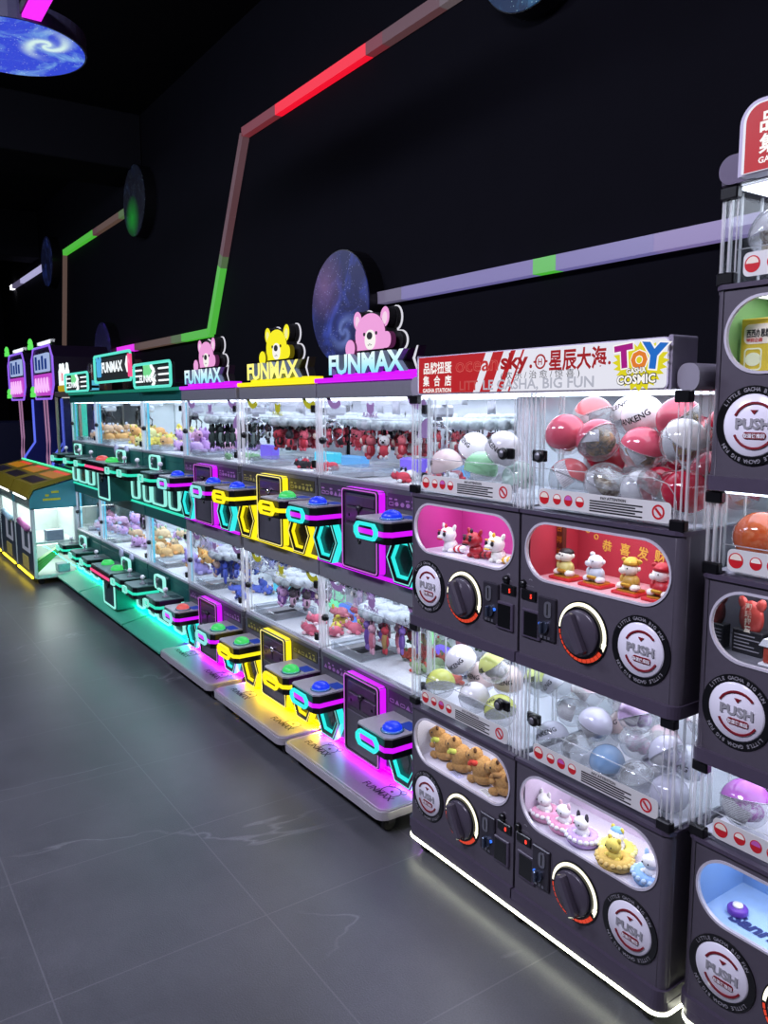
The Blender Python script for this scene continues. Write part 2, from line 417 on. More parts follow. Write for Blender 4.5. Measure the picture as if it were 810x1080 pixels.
# planet discs: round printed light boxes
def galaxy_mat(name, base, cloud, star, s, swirl=None, seed=0., glow=None):
    m, nt, out = newmat(name); L = nt.links.new; N = nt.nodes.new
    def M(op, a, b=None, c=None):
        q = N('ShaderNodeMath'); q.operation = op
        for i, x in enumerate((a, b, c)):
            if x is None: continue
            if isinstance(x, (int, float)): q.inputs[i].default_value = x
            else: L(x, q.inputs[i])
        return q.outputs[0]
    tc = N('ShaderNodeTexCoord'); mp = N('ShaderNodeMapping'); mp.inputs['Location'].default_value = (seed, seed*2, seed*3); L(tc.outputs['Object'], mp.inputs[0])
    n = N('ShaderNodeTexNoise'); n.inputs['Scale'].default_value = 4.5; n.inputs['Detail'].default_value = 9; n.inputs['Roughness'].default_value = .68; n.inputs['Distortion'].default_value = 1.
    L(mp.outputs[0], n.inputs['Vector'])
    rc = N('ShaderNodeMapRange'); rc.inputs[1].default_value = .5; rc.inputs[2].default_value = .72; L(n.outputs['Fac'], rc.inputs[0])
    mx = N('ShaderNodeMixRGB'); mx.inputs[1].default_value = lin(base); mx.inputs[2].default_value = lin(cloud); L(rc.outputs[0], mx.inputs[0])
    cur = mx.outputs[0]
    if glow:
        gx, gy, gr, gc = glow
        sp = N('ShaderNodeSeparateXYZ'); L(tc.outputs['Object'], sp.inputs[0])
        dx = M('SUBTRACT', sp.outputs[0], gx); dz = M('SUBTRACT', sp.outputs[2], gy)
        d = M('SQRT', M('ADD', M('MULTIPLY', dx, dx), M('MULTIPLY', dz, dz)))
        f = M('SUBTRACT', 1., M('DIVIDE', d, gr)); f = M('MAXIMUM', f, 0.); f = M('MULTIPLY', f, M('MULTIPLY', n.outputs['Fac'], 1.6))
        g2 = N('ShaderNodeMixRGB'); g2.inputs[2].default_value = lin(gc); L(f, g2.inputs[0]); L(cur, g2.inputs[1]); cur = g2.outputs[0]
    if swirl:
        sx, sy, sr, scol = swirl
        sp = N('ShaderNodeSeparateXYZ'); L(tc.outputs['Object'], sp.inputs[0])
        dx = M('SUBTRACT', sp.outputs[0], sx); dz = M('MULTIPLY', M('SUBTRACT', sp.outputs[2], sy), 1.35)
        r = M('SQRT', M('ADD', M('MULTIPLY', dx, dx), M('MULTIPLY', dz, dz)))
        th = M('ARCTAN2', dz, dx)
        ph = M('ADD', M('MULTIPLY', th, 2.), M('MULTIPLY', M('LOGARITHM', M('ADD', r, .01), 2.718), 4.))
        arm = M('ADD', M('MULTIPLY', M('SINE', M('ADD', ph, M('MULTIPLY', n.outputs['Fac'], 3.))), .5), .5)
        fall = M('MAXIMUM', M('SUBTRACT', 1., M('DIVIDE', r, sr)), 0.)
        core = M('POWER', fall, 5.)
        f = M('MINIMUM', M('ADD', M('MULTIPLY', M('POWER', arm, 2.), M('MINIMUM', M('MULTIPLY', fall, 2.), 1.)), core), 1.)
        s2 = N('ShaderNodeMixRGB'); s2.inputs[2].default_value = lin(scol); L(f, s2.inputs[0]); L(cur, s2.inputs[1]); cur = s2.outputs[0]
    v = N('ShaderNodeTexVoronoi'); v.inputs['Scale'].default_value = 60; L(mp.outputs[0], v.inputs['Vector'])
    st = N('ShaderNodeMapRange'); st.inputs[1].default_value = .07; st.inputs[2].default_value = .15; st.inputs[3].default_value = 1; st.inputs[4].default_value = 0; L(v.outputs['Distance'], st.inputs[0])
    sm = N('ShaderNodeMixRGB'); sm.inputs[2].default_value = lin(star); L(M('MULTIPLY', st.outputs[0], M('GREATER_THAN', n.outputs['Fac'], .44)), sm.inputs[0]); L(cur, sm.inputs[1])
    p = N('ShaderNodeBsdfPrincipled'); p.inputs['Base Color'].default_value = (.01, .01, .015, 1); p.inputs['Roughness'].default_value = .4
    L(sm.outputs[0], p.inputs['Emission Color']); p.inputs['Emission Strength'].default_value = s
    L(p.outputs[0], out.inputs[0])
    return m
def wall_disc(label, x, z, r, m):
    t = thing('planet_disc', label, 'wall light', (x, 2.5, z), 'round galaxy light boxes on the black wall')
    G().prism(circ(0, 0, r, 48), -.10, .002, 0, sm=False).build('rim', BLACK, t)
    g = G(); g.prism(circ(0, 0, r*.985, 48), -.104, -.1, 0); g.build('galaxy_print', m, t)
    return t
wall_disc('blue galaxy disc behind the nearest pink bear sign', -3.93, 2.045, .31, galaxy_mat('galaxy_blue', '#0c1450', '#3448b0', '#c8d0ff', .85, (.05, -.14, .17, '#5a6cb0'), 1.7, (-.16, .14, .22, '#6a4a78')))
wall_disc('dark galaxy disc with a green glow, high on the wall', -7.47, 3.335, .31, galaxy_mat('galaxy_green', '#070a16', '#14213c', '#8fb0c8', .5, None, 4.2, (-.06, -.14, .20, '#1cb030')))
wall_disc('small dark blue galaxy disc farthest down the wall', -11.05, 3.32, .31, galaxy_mat('galaxy_far', '#070a20', '#1c2a66', '#8aa0e0', .7, None, 7.7))
wall_disc('purple galaxy disc low on the wall above the claw machine signs', -8.72, 2.06, .31, galaxy_mat('galaxy_purple', '#0c0730', '#2c1a80', '#8f7cff', .6, None, 2.9))
wall_disc('galaxy disc cut by the top edge of the photo', -2.46, 3.36, .31, galaxy_mat('galaxy_teal', '#0a2a50', '#3f7fae', '#c0f0ff', .8, (.13, -.15, .2, '#7d8f80'), 5.5))
# ceiling disc with its magenta bar
t = thing('ceiling_disc', 'bright blue spiral galaxy disc hanging under the ceiling', 'ceiling light', (-4.365, .849, 3.2))
mg = galaxy_mat('galaxy_bright', '#3148d8', '#8fc8f0', '#f0faff', .95, (.12, .13, .19, '#d8f4f0'), 3.1)
o = G().prism(circ(0, 0, .326, 56), -.004, 0, 0, 'y').build('galaxy_print', mg, t); o.rotation_euler = (-PI/2, 0, 0); o.location = (0, 0, -.002)
G().prism(circ(0, 0, .336, 56), .0, .08, 0, 'z').build('rim', mat('disc_rim_grey', '#4a4a66', .4), t)
G().tube([(0, 0, .08), (0, 0, .85)], .012, 8).build('hanger_rod', BLACK, t)
t = thing('ceiling_light_bar', 'magenta light bar hanging beside the bright ceiling disc', 'ceiling light', (-4.02, .868, 3.205))
g = G(); g.box(0, -.04, 0, 1.9, .04, .05, 0); g.build('light_tube', emit('strip_magenta_bright', '#e41ee8', 1.3), t)
g = G(); g.box(0, -.048, .012, 1.9, -.04, .062); g.box(0, .04, .012, 1.9, .048, .062); g.box(0, -.048, .05, 1.9, .048, .062); g.build('housing', DARK, t)
for x in (.3, 1.6): G().tube([(x, 0, .06), (x, 0, .83)], .01, 8).build('hanger_rod', BLACK, t)
# ------------------------------------------------------------------ capsule (gacha) machines
def paper_mat():
    m, nt, out = newmat('leaflet_paper'); L = nt.links.new; N = nt.nodes.new
    tc = N('ShaderNodeTexCoord'); w = N('ShaderNodeTexWave'); w.bands_direction = 'Z'; w.inputs['Scale'].default_value = 5
    L(tc.outputs['Object'], w.inputs[0])
    n = N('ShaderNodeTexNoise'); n.inputs['Scale'].default_value = 16; L(tc.outputs['Object'], n.inputs[0])
    n2 = N('ShaderNodeTexNoise'); n2.inputs['Scale'].default_value = 2.5; L(tc.outputs['Object'], n2.inputs[0])
    a = N('ShaderNodeMath'); a.operation = 'MULTIPLY'; L(w.outputs['Fac'], a.inputs[0]); L(n.outputs['Fac'], a.inputs[1])
    b = N('ShaderNodeMath'); b.operation = 'MULTIPLY'; L(a.outputs[0], b.inputs[0]); L(n2.outputs['Fac'], b.inputs[1])
    r = N('ShaderNodeMapRange'); r.inputs[1].default_value = .13; r.inputs[2].default_value = .17; L(b.outputs[0], r.inputs[0])
    c = N('ShaderNodeMixRGB'); c.inputs[1].default_value = lin('#f0eeee'); c.inputs[2].default_value = lin('#8e868e'); L(r.outputs[0], c.inputs[0])
    p = N('ShaderNodeBsdfPrincipled'); p.inputs['Roughness'].default_value = .6; L(c.outputs[0], p.inputs[0]); L(p.outputs[0], out.inputs[0])
    MATS['leaflet_paper'] = m; return m
PAPER = paper_mat()
def toybag_mat(name, c1, c2):
    m, nt, out = newmat(name); L = nt.links.new; N = nt.nodes.new
    tc = N('ShaderNodeTexCoord'); n = N('ShaderNodeTexNoise'); n.inputs['Scale'].default_value = 5; n.inputs['Detail'].default_value = 4; L(tc.outputs['Object'], n.inputs[0])
    r = N('ShaderNodeMapRange'); r.inputs[1].default_value = .42; r.inputs[2].default_value = .58; L(n.outputs['Fac'], r.inputs[0])
    c = N('ShaderNodeMixRGB'); c.inputs[1].default_value = lin(c1); c.inputs[2].default_value = lin(c2); L(r.outputs[0], c.inputs[0])
    p = N('ShaderNodeBsdfPrincipled'); p.inputs['Roughness'].default_value = .35; L(c.outputs[0], p.inputs[0]); L(p.outputs[0], out.inputs[0])
    return m
def tinted(name, col, a=.55):
    return glass(name, '#ffffff', 1.8, a, .04, col)
# kind: (shell material, shell share (polar angle of its rim), leaflet?, toy bag colours or None, word for the label)
CAPS = {
 'white':  (tinted('shell_white', '#f4eef0', .9), 1.9, 1, None, 'white'),
 'blush':  (tinted('shell_blush', '#ecd3d0', .9), 1.75, 0, None, 'pale pink'),
 'green':  (tinted('shell_green', '#a6e0ad', .85), 1.8, 0, None, 'green'),
 'mint':   (tinted('shell_mint', '#cfe8dc', .55), 1.5, 1, ('#8ac89a', '#e8f4ec'), 'pale mint'),
 'coral':  (tinted('shell_coral', '#f0787c', .85), 1.5, 1, None, 'coral'),
 'pink':   (tinted('shell_pink', '#dc5a70', .85), 1.5, 1, ('#6a5a2c', '#c89a50'), 'pink and clear'),
 'red':    (tinted('shell_red', '#b81c38', .85), 1.6, 1, ('#b01828', '#e0a040'), 'deep red'),
 'orange': (tinted('shell_orange', '#d8602c', .7), 1.45, 1, ('#c03028', '#f0d0a0'), 'orange'),
 'gold':   (tinted('shell_gold', '#f2ece8', .7), 1.1, 1, ('#a8201c', '#d0a038'), 'white capped clear'),
 'clear':  (CLEAR, 1.3, 1, ('#7a5a30', '#e0d4b8'), 'clear'),
 'paper':  (CLEAR, 1.3, 2, None, 'clear leaflet filled'),
 'lime':   (tinted('shell_lime', '#dbe070', .85), 1.7, 1, None, 'lime yellow'),
 'limetop': (tinted('shell_limetop', '#dde27c', .85), 1.3, 1, ('#f4eff0', '#e8dcdc'), 'lime topped white'),
 'grey':   (tinted('shell_grey', '#dcdcea', .7), 1.6, 1, None, 'grey white'),
 'blue':   (tinted('shell_blue', '#9cc4ee', .5), 1.7, 1, ('#78a8e0', '#d0e4f8'), 'pale blue'),
 'pinkband': (CLEAR, 1.2, 0, ('#ecc0da', '#efedf4'), 'clear pink banded'),
 'smoke':  (tinted('shell_smoke', '#e2def0', .6), 1.5, 1, ('#bdb8d4', '#f0eef8'), 'smoky lilac'),
 'pinkpale': (tinted('shell_pinkpale', '#f2d4dc', .8), 1.6, 1, None, 'powder pink'),
 'lilac':  (tinted('shell_lilac', '#d9b8e2', .8), 1.6, 1, ('#c8a0d8', '#f4ecf8'), 'lilac'),
 'purpleband': (tinted('shell_purple', '#c060c8', .7), 1.35, 2, ('#e8e0f0', '#c878c8'), 'purple and clear'),
}
CAPMESH = {}
def capsule_parts(kind):
    if kind in CAPMESH: return CAPMESH[kind]
    sh, t, leaf, bag, w = CAPS[kind]
    P = []
    g = G().ell((0, 0, 0), 1., 0, 24, 10, None, 0, t); P.append(('shell', g.mesh('shell', sh)))
    g = G().ell((0, 0, 0), .985, 0, 24, 10, None, t-.05, PI)
    g.lathe([(sin(t)*1.0, cos(t)-.03), (sin(t)*1.03, cos(t)-.03), (sin(t)*1.03, cos(t)+.03), (sin(t)*1.0, cos(t)+.03)], (0, 0, 0), 'z', 24)
    P.append(('clear_half', g.mesh('clear_half', CLEAR)))
    if leaf and kind not in ('white', 'limetop', 'grey', 'lime'):
        vs = []; fs = []; n, q = 10, 6; wide = 1.5 if leaf == 1 else 2.6
        for j in range(q+1):
            for i in range(n+1):
                a = -PI/2 + (i/n-.5)*wide; b = (-.15 + .6*j/q) if leaf == 1 else (-.75 + 1.2*j/q)
                rr = (1.006 if not bag else .95) if leaf == 1 else .9
                vs.append((rr*cos(b)*cos(a), rr*cos(b)*sin(a), rr*sin(b)))
        for j in range(q):
            for i in range(n): fs.append((j*(n+1)+i, j*(n+1)+i+1, (j+1)*(n+1)+i+1, (j+1)*(n+1)+i))
        R = Matrix.Rotation(.7, 3, 'Y')
        vs = [tuple(R @ Vector(v)) for v in vs]
        P.append(('leaflet', G().add(vs, fs, 0, True).mesh('leaflet', PAPER)))
    if kind in ('white', 'blush', 'limetop', 'grey', 'lime', 'green'):
        v, f = glyphs('DANKENG' if kind != 'limetop' else '蛋坑扭蛋', .40 if kind != 'limetop' else .34, .02)
        R = Matrix.Rotation(-.25, 3, 'Y')
        P.append(('capsule_lettering', G().add([tuple(R @ Vector((1.012*cos(.18+b)*cos(-PI/2+a), 1.012*cos(.18+b)*sin(-PI/2+a), 1.012*sin(.18+b)))) for a, b in v], f, 0).mesh('capsule_lettering', INK if kind not in ('green',) else mat('shell_green_ink', '#86c890', .5))))
    if bag:
        g = G(); 
        for k in range(7):
            a = k*2.4; g.ell((.35*cos(a), .35*sin(a), -.25+.12*(k % 3)), (.42, .38, .4), 0, 8, 6)
        P.append(('toy_bag', g.mesh('toy_bag', toybag_mat('toybag_'+kind, *bag))))
    CAPMESH[kind] = P
    return P
def capsule(kind, loc, r, label, group, rng):
    t = thing('toy_capsule', label, 'toy capsule', loc, group)
    t.scale = (r, r, r)
    t.rotation_euler = (rng.uniform(-.5, .7), rng.uniform(-.9, .9), rng.uniform(-1.1, .3))
    for n, me in capsule_parts(kind):
        put(n, me, (0, 0, 0), parent=t)
    return t

W = .505
STAD = rrect(.027, .244, .487, .404, .0798, 10)
def push_flap(parent, mir):
    """round PUSH door: black ring with lettering, glossy white disc, red arcs, arrow, word"""
    cx = .102 if not mir else W-.102; cz = .139
    g = G(); g.prism(circ(cx, cz, .082, 40), -.003, .004, 0)
    R = G()
    R.prism(circ(cx, cz, .082, 40), -.004, .003, 0, 'y', [circ(cx, cz, .066, 40)])
    s = 'LITTLE GACHA BIG FUN'
    for half in (0, 1):
        for i, ch in enumerate(s):
            if ch == ' ': continue
            a = (PI/2 + .95 - 1.9*i/(len(s)-1)) if half == 0 else (-PI/2 + .95 - 1.9*i/(len(s)-1))
            R.text(ch, .0115, cx+.0705*cos(a)+0, -.004, cz+.0705*sin(a), 1, rot=a-PI/2, bold=.02)
    ring = R.build('flap_ring', [BLACK, GREYINK], parent)
    D = G(); D.lathe([(.066, .004), (.066, -.002), (.062, -.006), (0.0001, -.0085)], (cx, 0, cz), 'y', 40, 0, True)
    d = D.build('push_flap', [mat('flap_white', '#f0eef8', .22, 0, .03, 20, coat=.5)], ring)
    T = G(); y = -.0095
    T.prism(arc(cx+.006, cz, .0445, .049, .25*PI, .86*PI, 18), y, y+.006, 1)
    T.prism(arc(cx+.006, cz, .0445, .049, -.86*PI, -.16*PI, 18), y, y+.006, 1)
    T.prism([(cx+.005-.008, cz+.032), (cx+.005+.008, cz+.032), (cx+.005, cz+.023)], y, y+.005, 1)
    T.text('PUSH', .0285, cx+.004, y+.0005, cz-.006, 0, bold=.045, sx=1.15)
    T.prism(rrect(cx-.017, cz-.0275, cx+.033, cz-.0135, .007), y, y+.005, 1)
    T.text('取蛋後推回', .0095, cx+.008, y, cz-.0243, 2, bold=.02)
    T.build('flap_print', [mat('push_grey', '#98979c', .4), REDINK, WHITE], ring)
    return ring
def dial(parent, mir):
    cx = .278 if not mir else W-.278; cz = .139
    g = G(); g.prism(circ(cx, cz, .080, 44), -.004, .004, 0); g.prism(circ(cx, cz, .066, 44), -.012, -.004, 0, 'y', [circ(cx, cz, .060, 44)])
    base = g.build('dial_ring', BLACK, parent)
    a0 = -.12*PI
    G().prism(arc(cx, cz, .0675, .0765, a0, PI*1.0, 32), -.006, -.004, 0).prism([(cx+.0775, cz-.012), (cx+.062, cz-.012), (cx+.069, cz-.033)], -.006, -.004, 0).build('ring_light', RINGW, base)
    S = G()
    for k in range(13):
        a = PI*1.03 + k*(PI*.80/13)
        w = .0035 + .0055*min(1, k/8)
        S.prism(arc(cx, cz, .0765-w-.001, .0765, a, a+PI*.80/13*.78, 3), -.006, -.004, 0)
    S.build('ring_dash', RINGR, base)
    K = G(); K.lathe([(.0595, -.004), (.0595, -.016), (.056, -.02), (.0001, -.021)], (cx, 0, cz), 'y', 40, 0, True)
    K.xf(Matrix.Identity(4))
    hb = G(); hb.box(-.014, -.044, -.054, .014, -.018, .054, 0, .006)
    hb.v = [(cx+x*cos(.5)-z*sin(.5), y, cz+x*sin(.5)+z*cos(.5)) for x, y, z in hb.v]
    K.merge(hb)
    K.build('turn_knob', mat('knob_plastic', '#4a4450', .28, 0, .05, 20, coat=.3), base)
    return base
def coin_unit(parent, mir, digit='5'):
    X = (lambda a: a) if not mir else (lambda a: W-a)
    def bx(g, a, y0, z0, b, y1, z1, m=0, c=0.):
        a, b = X(a), X(b); g.box(min(a, b), y0, z0, max(a, b), y1, z1, m, c)
    g = G(); bx(g, .366, -.008, .090, .430, .002, .206, 0, .004); cu = g.build('coin_mechanism', mat('coin_plate', '#37343c', .32, .3), parent)
    g = G(); cxx = X(.392); g.prism(rrect(cxx-.012, .152, cxx+.012, .196, .011), -.0105, -.0075, 0); g.box(cxx-.0015, -.012, .160, cxx+.0015, -.010, .190, 1); g.build('coin_slot', [STEEL, BLACK], cu)
    g = G(); cxx = X(.402); g.prism(circ(cxx, .126, .016, 16), -.016, -.007, 0); g.box(cxx-.004, -.028, .110, cxx+.004, -.015, .142, 0, .002)
    g.build('return_lever', mat('lever_metal', '#5a6478', .25, .7), cu)
    g = G(); cxx = X(.418); g.prism(circ(cxx, .132, .0045, 10), -.012, -.007); g.build('blue_lamp', emit('lamp_blue', '#3a7cff', 1.2), cu)
    g = G(); cxx = X(.398)
    for i in range(3): g.box(cxx-.018+.013*i, -.010, .094, cxx-.010+.013*i, -.0075, .101, 0)
    g.build('coin_plate_screw', STEEL, cu)
    g = G(); bx(g, .440, -.006, .184, .496, .002, .212, 0, .003); pd = g.build('price_display', BLACK, parent)
    a = X(.476) if not mir else X(.456)
    G().text(digit, .016, a, -.0062, .191, 0, bold=.03).build('price_digit', SEGR, pd)
    g = G(); bx(g, .421, -.007, .080, .490, .002, .160, 0, .005); sc = g.build('return_tray', BODY2, parent)
    g = G(); bx(g, .430, -.0075, .087, .481, -.006, .153, 0); g.build('tray_screen', mat('dark_screen', '#08080a', .12, 0, .05, 20), sc)
    g = G(); cxx = X(.490 if mir else .46); g.lathe([(.011, 0), (.011, -.009), (.0001, -.012)], (cxx, 0, .226), 'y', 16)
    g.build('lock_button', BLACK, parent)
    g = G(); cxx = X(.465); g.prism(arc(cxx, .235, .006, .0078, .2*PI, .8*PI, 6), -.0008, .001); g.text('Insert coins', .006, cxx, 0, .222, 0)
    g.build('coin_print', GREYINK, parent)
def acr_case(t, mir, zb, zt, back=BOARD, printed=True):
    """clear front case: panes, ribs, hinges, latch, instruction label, light strip"""
    D = .46
    g = G(); g.box(.004, .010, zb, W-.004, .016, zt, 0); g.box(.004, .016, zb, .010, D, zt, 0); g.box(W-.010, .016, zb, W-.004, D, zt, 0)
    case = g.build('clear_case', ACR, t)
    for x in (.004, W-.004):
        e = G()
        s = 1 if x < .2 else -1
        e.box(x-.0015 if s > 0 else x-.004, .006, zb, x+.004 if s > 0 else x+.0015, .012, zt, 0)
        e.box(x+s*.016-.002, .008, zb, x+s*.016+.002, .011, zt, 0)
        e.box(x+s*.032-.0012, .008, zb, x+s*.032+.0012, .0105, zt, 0)
        for yy in (.04, .075, .15): e.box(x-.002, yy-.003, zb, x+.002, yy+.003, zt, 0)
        e.build('case_edge', ACRL, case)
    e = G()
    q = [(.03, .055), (.40, .055), (.44, .045), (.462, .02), (.466, 0)]
    zz = zb + (zt-zb)*.36
    pts = [(a if not mir else a, .020, zz-.055+b) for a, b in q] + [(.466, .020, zb+.01)]
    e.tube(pts, .0013, 5); e.build('door_line', ACRL, case)
    hx = .0 if not mir else W-.042
    for zc in (zt-.0135, zb+.012):
        g = G(); g.box(hx+.001, -.004, zc-.013, hx+.041, .016, zc+.013, 0, .003); g.build('hinge', BLACK, t)
    lx = .447 if not mir else W-.447
    g = G(); g.box(lx-.024, .000, zb+(zt-zb)*.47-.015, lx+.024, .012, zb+(zt-zb)*.47+.015, 0, .003)
    g.lathe([(.017, 0), (.017, -.008), (.014, -.012), (.0001, -.012)], (lx-(.008 if not mir else -.008), 0, zb+(zt-zb)*.47), 'y', 20)
    la = g.build('latch', BLACK, t)
    G().lathe([(.010, -.012), (.009, -.0145), (.0001, -.0145)], (lx-(.008 if not mir else -.008), 0, zb+(zt-zb)*.47), 'y', 16).build('lock_barrel', STEEL, la)
    # instruction label
    g = G(); y = .0085; z0, z1 = zb+.012, zb+.060
    g.prism(rrect(.055, z0, .462, z1, .012), y, y+.0015, 0)
    for i, (cx, c) in enumerate(((.075, 1), (.120, 2), (.158, 3), (.196, 1))):
        r = .017 if i == 0 else .014
        g.prism(circ(cx, z0+.024, r, 20), y-.0006, y, 1); g.prism(arc(cx, z0+.025, .0, r*.8, 0.05, PI-.05, 10)[:-1], y-.0009, y-.0005, [4, 5, 6, 5][i])
    g.text('PAY ATTENTION', .010, .30, y-.0002, z0+.037, 3, bold=.02)
    for k in range(5): g.box(.228, y-.0006, z0+.005+.0062*k, .385-(.02*(k % 2)), y, z0+.0085+.0062*k, 3)
    g.prism(circ(.428, z0+.024, .017, 24), y-.0006, y, 1, 'y', [circ(.428, z0+.024, .0125, 24)])
    g.prism([(.418, z0+.030), (.422, z0+.034), (.438, z0+.018), (.434, z0+.014)], y-.0006, y, 1)
    g.build('instruction_label', [mat('label_silver', '#dcdcd8', .4, .1, .03), RED, GOLD, INK, CREAM, mat('label_cream', '#f6f0e0', .5), PINKINK], t)
    g = G(); g.box(.006, D, zb, W-.006, D+.012, zt, 0); bb = g.build('case_back', back, t)
    if printed:
        g = G()
        for i in range(9):
            x = .06 + .05*i; z = zb + (zt-zb)*(.55+.3*((i*37) % 10)/10)
            g.prism(arc(x, z, .012, .0135, 0, 1.6*PI, 10), D-.001, D+.001, 0); g.box(x-.02, D-.001, z-.03, x-.004, D+.001, z-.028, 0)
        g.build('back_pattern', mat('back_print', '#c9ccd2', .6), bb)
    G().box(.012, .03, zb-.002, W-.012, D-.01, zb+.004, 0).build('case_floor', PALEB, t)
    g = G(); g.box(.03, .026, zt-.006, W-.03, .34, zt-.001, 0); g.build('light_panel', LEDC, t)
def display_box(t, mir, backm, floorm, wallm=None):
    wallm = wallm or backm
    x0, x1 = (.024, .491)
    g = G(); g.box(x0, .20, .240, x1, .205, .409, 0); g.box(x0-.004, .012, .24, x0, .205, .409, 1); g.box(x1, .012, .24, x1+.004, .205, .409, 1)
    b = g.build('display_back', [backm, wallm], t)
    G().box(x0, .012, .236, x1, .205, .2435, 0).build('display_floor', floorm, t)
    g = G(); g.box(x0+.03, .016, .4055, x1-.03, .16, .4085, 0); g.build('display_light', LEDS, t)
    G().box(x0-.004, .012, .409, x1+.004, .205, .412, 0).build('display_roof', WHITE, t)
    st = STAD if not mir else [(W-a, b) for a, b in STAD]
    c = ((st[0][0]+st[len(st)//2][0])/2, .324)
    inn = [(.257+(a-.257)*.978, .324+(b-.324)*.93) for a, b in STAD]
    if mir: inn = [(W-a, b) for a, b in inn]
    G().prism(st, -.003, .006, 0, 'y', [inn], sm=False).build('display_frame', mat('frame_pale', '#d6d2dc', .25, .2), t)
    G().prism(inn, .001, .003, 0).build('display_pane', ACR, t)
    return b
def gasha_unit(loc, zt, mir, label, backm, floorm, wallm=None, digit='5', case_back=BOARD, sidecol=True):
    t = thing('capsule_machine', label, 'capsule machine', loc, 'capsule machines in the grey stacks')
    D = .46; B0, B1 = .030, .420
    # body shell with the display opening
    g = G(); r = .022
    st = STAD
    hole = [(a, b) for a, b in st]
    plate = [(r, B0), (W-.002, B0), (W-.002, B1), (r, B1)]
    g.prism(plate, 0, .012, 0, 'y', [hole])
    vs = []
    for k in range(9):
        a = PI + PI/2*k/8
        vs.append((r+r*cos(a), r+r*sin(a)))
    n = len(vs)
    g.add([(x, y, B0) for x, y in vs] + [(x, y, B1) for x, y in vs], [(i, i+1, n+i+1, n+i) for i in range(n-1)], 0, True)
    g.box(0, r, B0, .01, D+.01, B1); g.box(W-.012, .012, B0, W-.002, D+.01, B1); g.box(.01, D, B0, W-.012, D+.01, B1)
    g.box(.002, .010, B1-.008, W-.002, D, B1); g.box(.002, .010, B0, W-.002, D, B0+.008)
    if mir: g.mirror(W)
    g.build('body', BODY, t)
    lip = [(0+.0, D+.01), (W, D+.01), (W, -.012)] + [(-.004+.03+.03*cos(PI*1.5-PI/2*k/6), -.012+.03+.03*sin(PI*1.5-PI/2*k/6)) for k in range(7)]
    if mir: lip = [(W-a, b) for a, b in lip]
    G().prism(lip, 0, .030, 0, 'z').build('base_lip', BODY2, t)
    tr = [(-.002, D+.01), (W, D+.01), (W, -.006), (.02, -.006), (.004, .002), (-.002, .02)]
    if mir: tr = [(W-a, b) for a, b in tr]
    G().prism(tr, B1, B1+.010, 0, 'z').build('case_tray', BODY2, t)
    display_box(t, mir, backm, floorm, wallm)
    push_flap(t, mir); dial(t, mir); coin_unit(t, mir, digit)
    acr_case(t, mir, B1+.010, zt, case_back)
    return t
XA, YA = -2.06, 1.515
MAG = mat('display_magenta', '#d4409c', .5, 0, .06); REDB = mat('display_red', '#c23a4c', .5, 0, .1, 15); WHT = mat('display_white', '#ece8f0', .5, 0, .03)
LILF = mat('display_pale', '#e2dcea', .4, 0, .03); SKYB = mat('display_sky', '#7ea6dc', .5, 0, .12, 12); GREYF = mat('display_grey', '#7c7c86', .3, .3)
U = {}
U['ul'] = gasha_unit((XA, YA, .79), .7385, False, 'upper left capsule machine with bright pink display and few balls', MAG, LILF)
U['ur'] = gasha_unit((XA+.51, YA, .79), .7385, True, 'upper right capsule machine with red new year display and red balls', REDB, mat('display_pinkfloor', '#e6a8b0', .5), None, '5', mat('case_back_grey', '#c8cad0', .6))
U['ll'] = gasha_unit((XA, YA, .085), .705, False, 'lower left capsule machine showing brown plush animals', WHT, LILF, None, '8')
U['lr'] = gasha_unit((XA+.51, YA, .085), .705, True, 'lower right capsule machine showing plush toys in round pastel beds', mat('display_lilac', '#e0cfe6', .5), LILF, None, '8')
# top slab, base and lit header of the two column stack
def stack_base(loc, w, label):
    t = thing('wheeled_plinth', label, 'plinth', loc, 'rolling bases of the capsule machine stacks')
    P = rrect(0, -.012, w, .47, .035, 6)
    G().prism(P, .062, .0845, 0, 'z').build('plinth', BODY2, t)
    P2 = rrect(-.0015, -.0140, w+.0015, .4715, .038, 6); P3 = rrect(0.002, -.010, w-.002, .468, .034, 6)
    G().prism(P2, .050, .0575, 0, 'z', [P3]).build('light_strip', LEDB, t)
    G().prism(P3, .050, .0625, 0, 'z').build('tray', DARK, t)
    for cx, cy in ((.06, .03), (w-.06, .03), (.06, .42), (w-.06, .42), (w*.5, .03)):
        g = G(); g.lathe([(.020, -.011), (.022, -.008), (.022, .008), (.020, .011)], (cx, cy, .0222), 'x', 18, 0, False)
        c = g.build('caster', RUBBER, t)
        g = G(); g.box(cx-.016, cy-.012, .030, cx-.012, cy+.018, .052); g.box(cx+.012, cy-.012, .030, cx+.016, cy+.018, .052); g.prism(circ(cx, cy, .018, 14), .046, .052, 0, 'z')
        g.build('caster_fork', STEEL, c)
    return t
stack_base((XA, YA, 0), 1.02, 'rolling base with white light strip under the two column capsule stack')

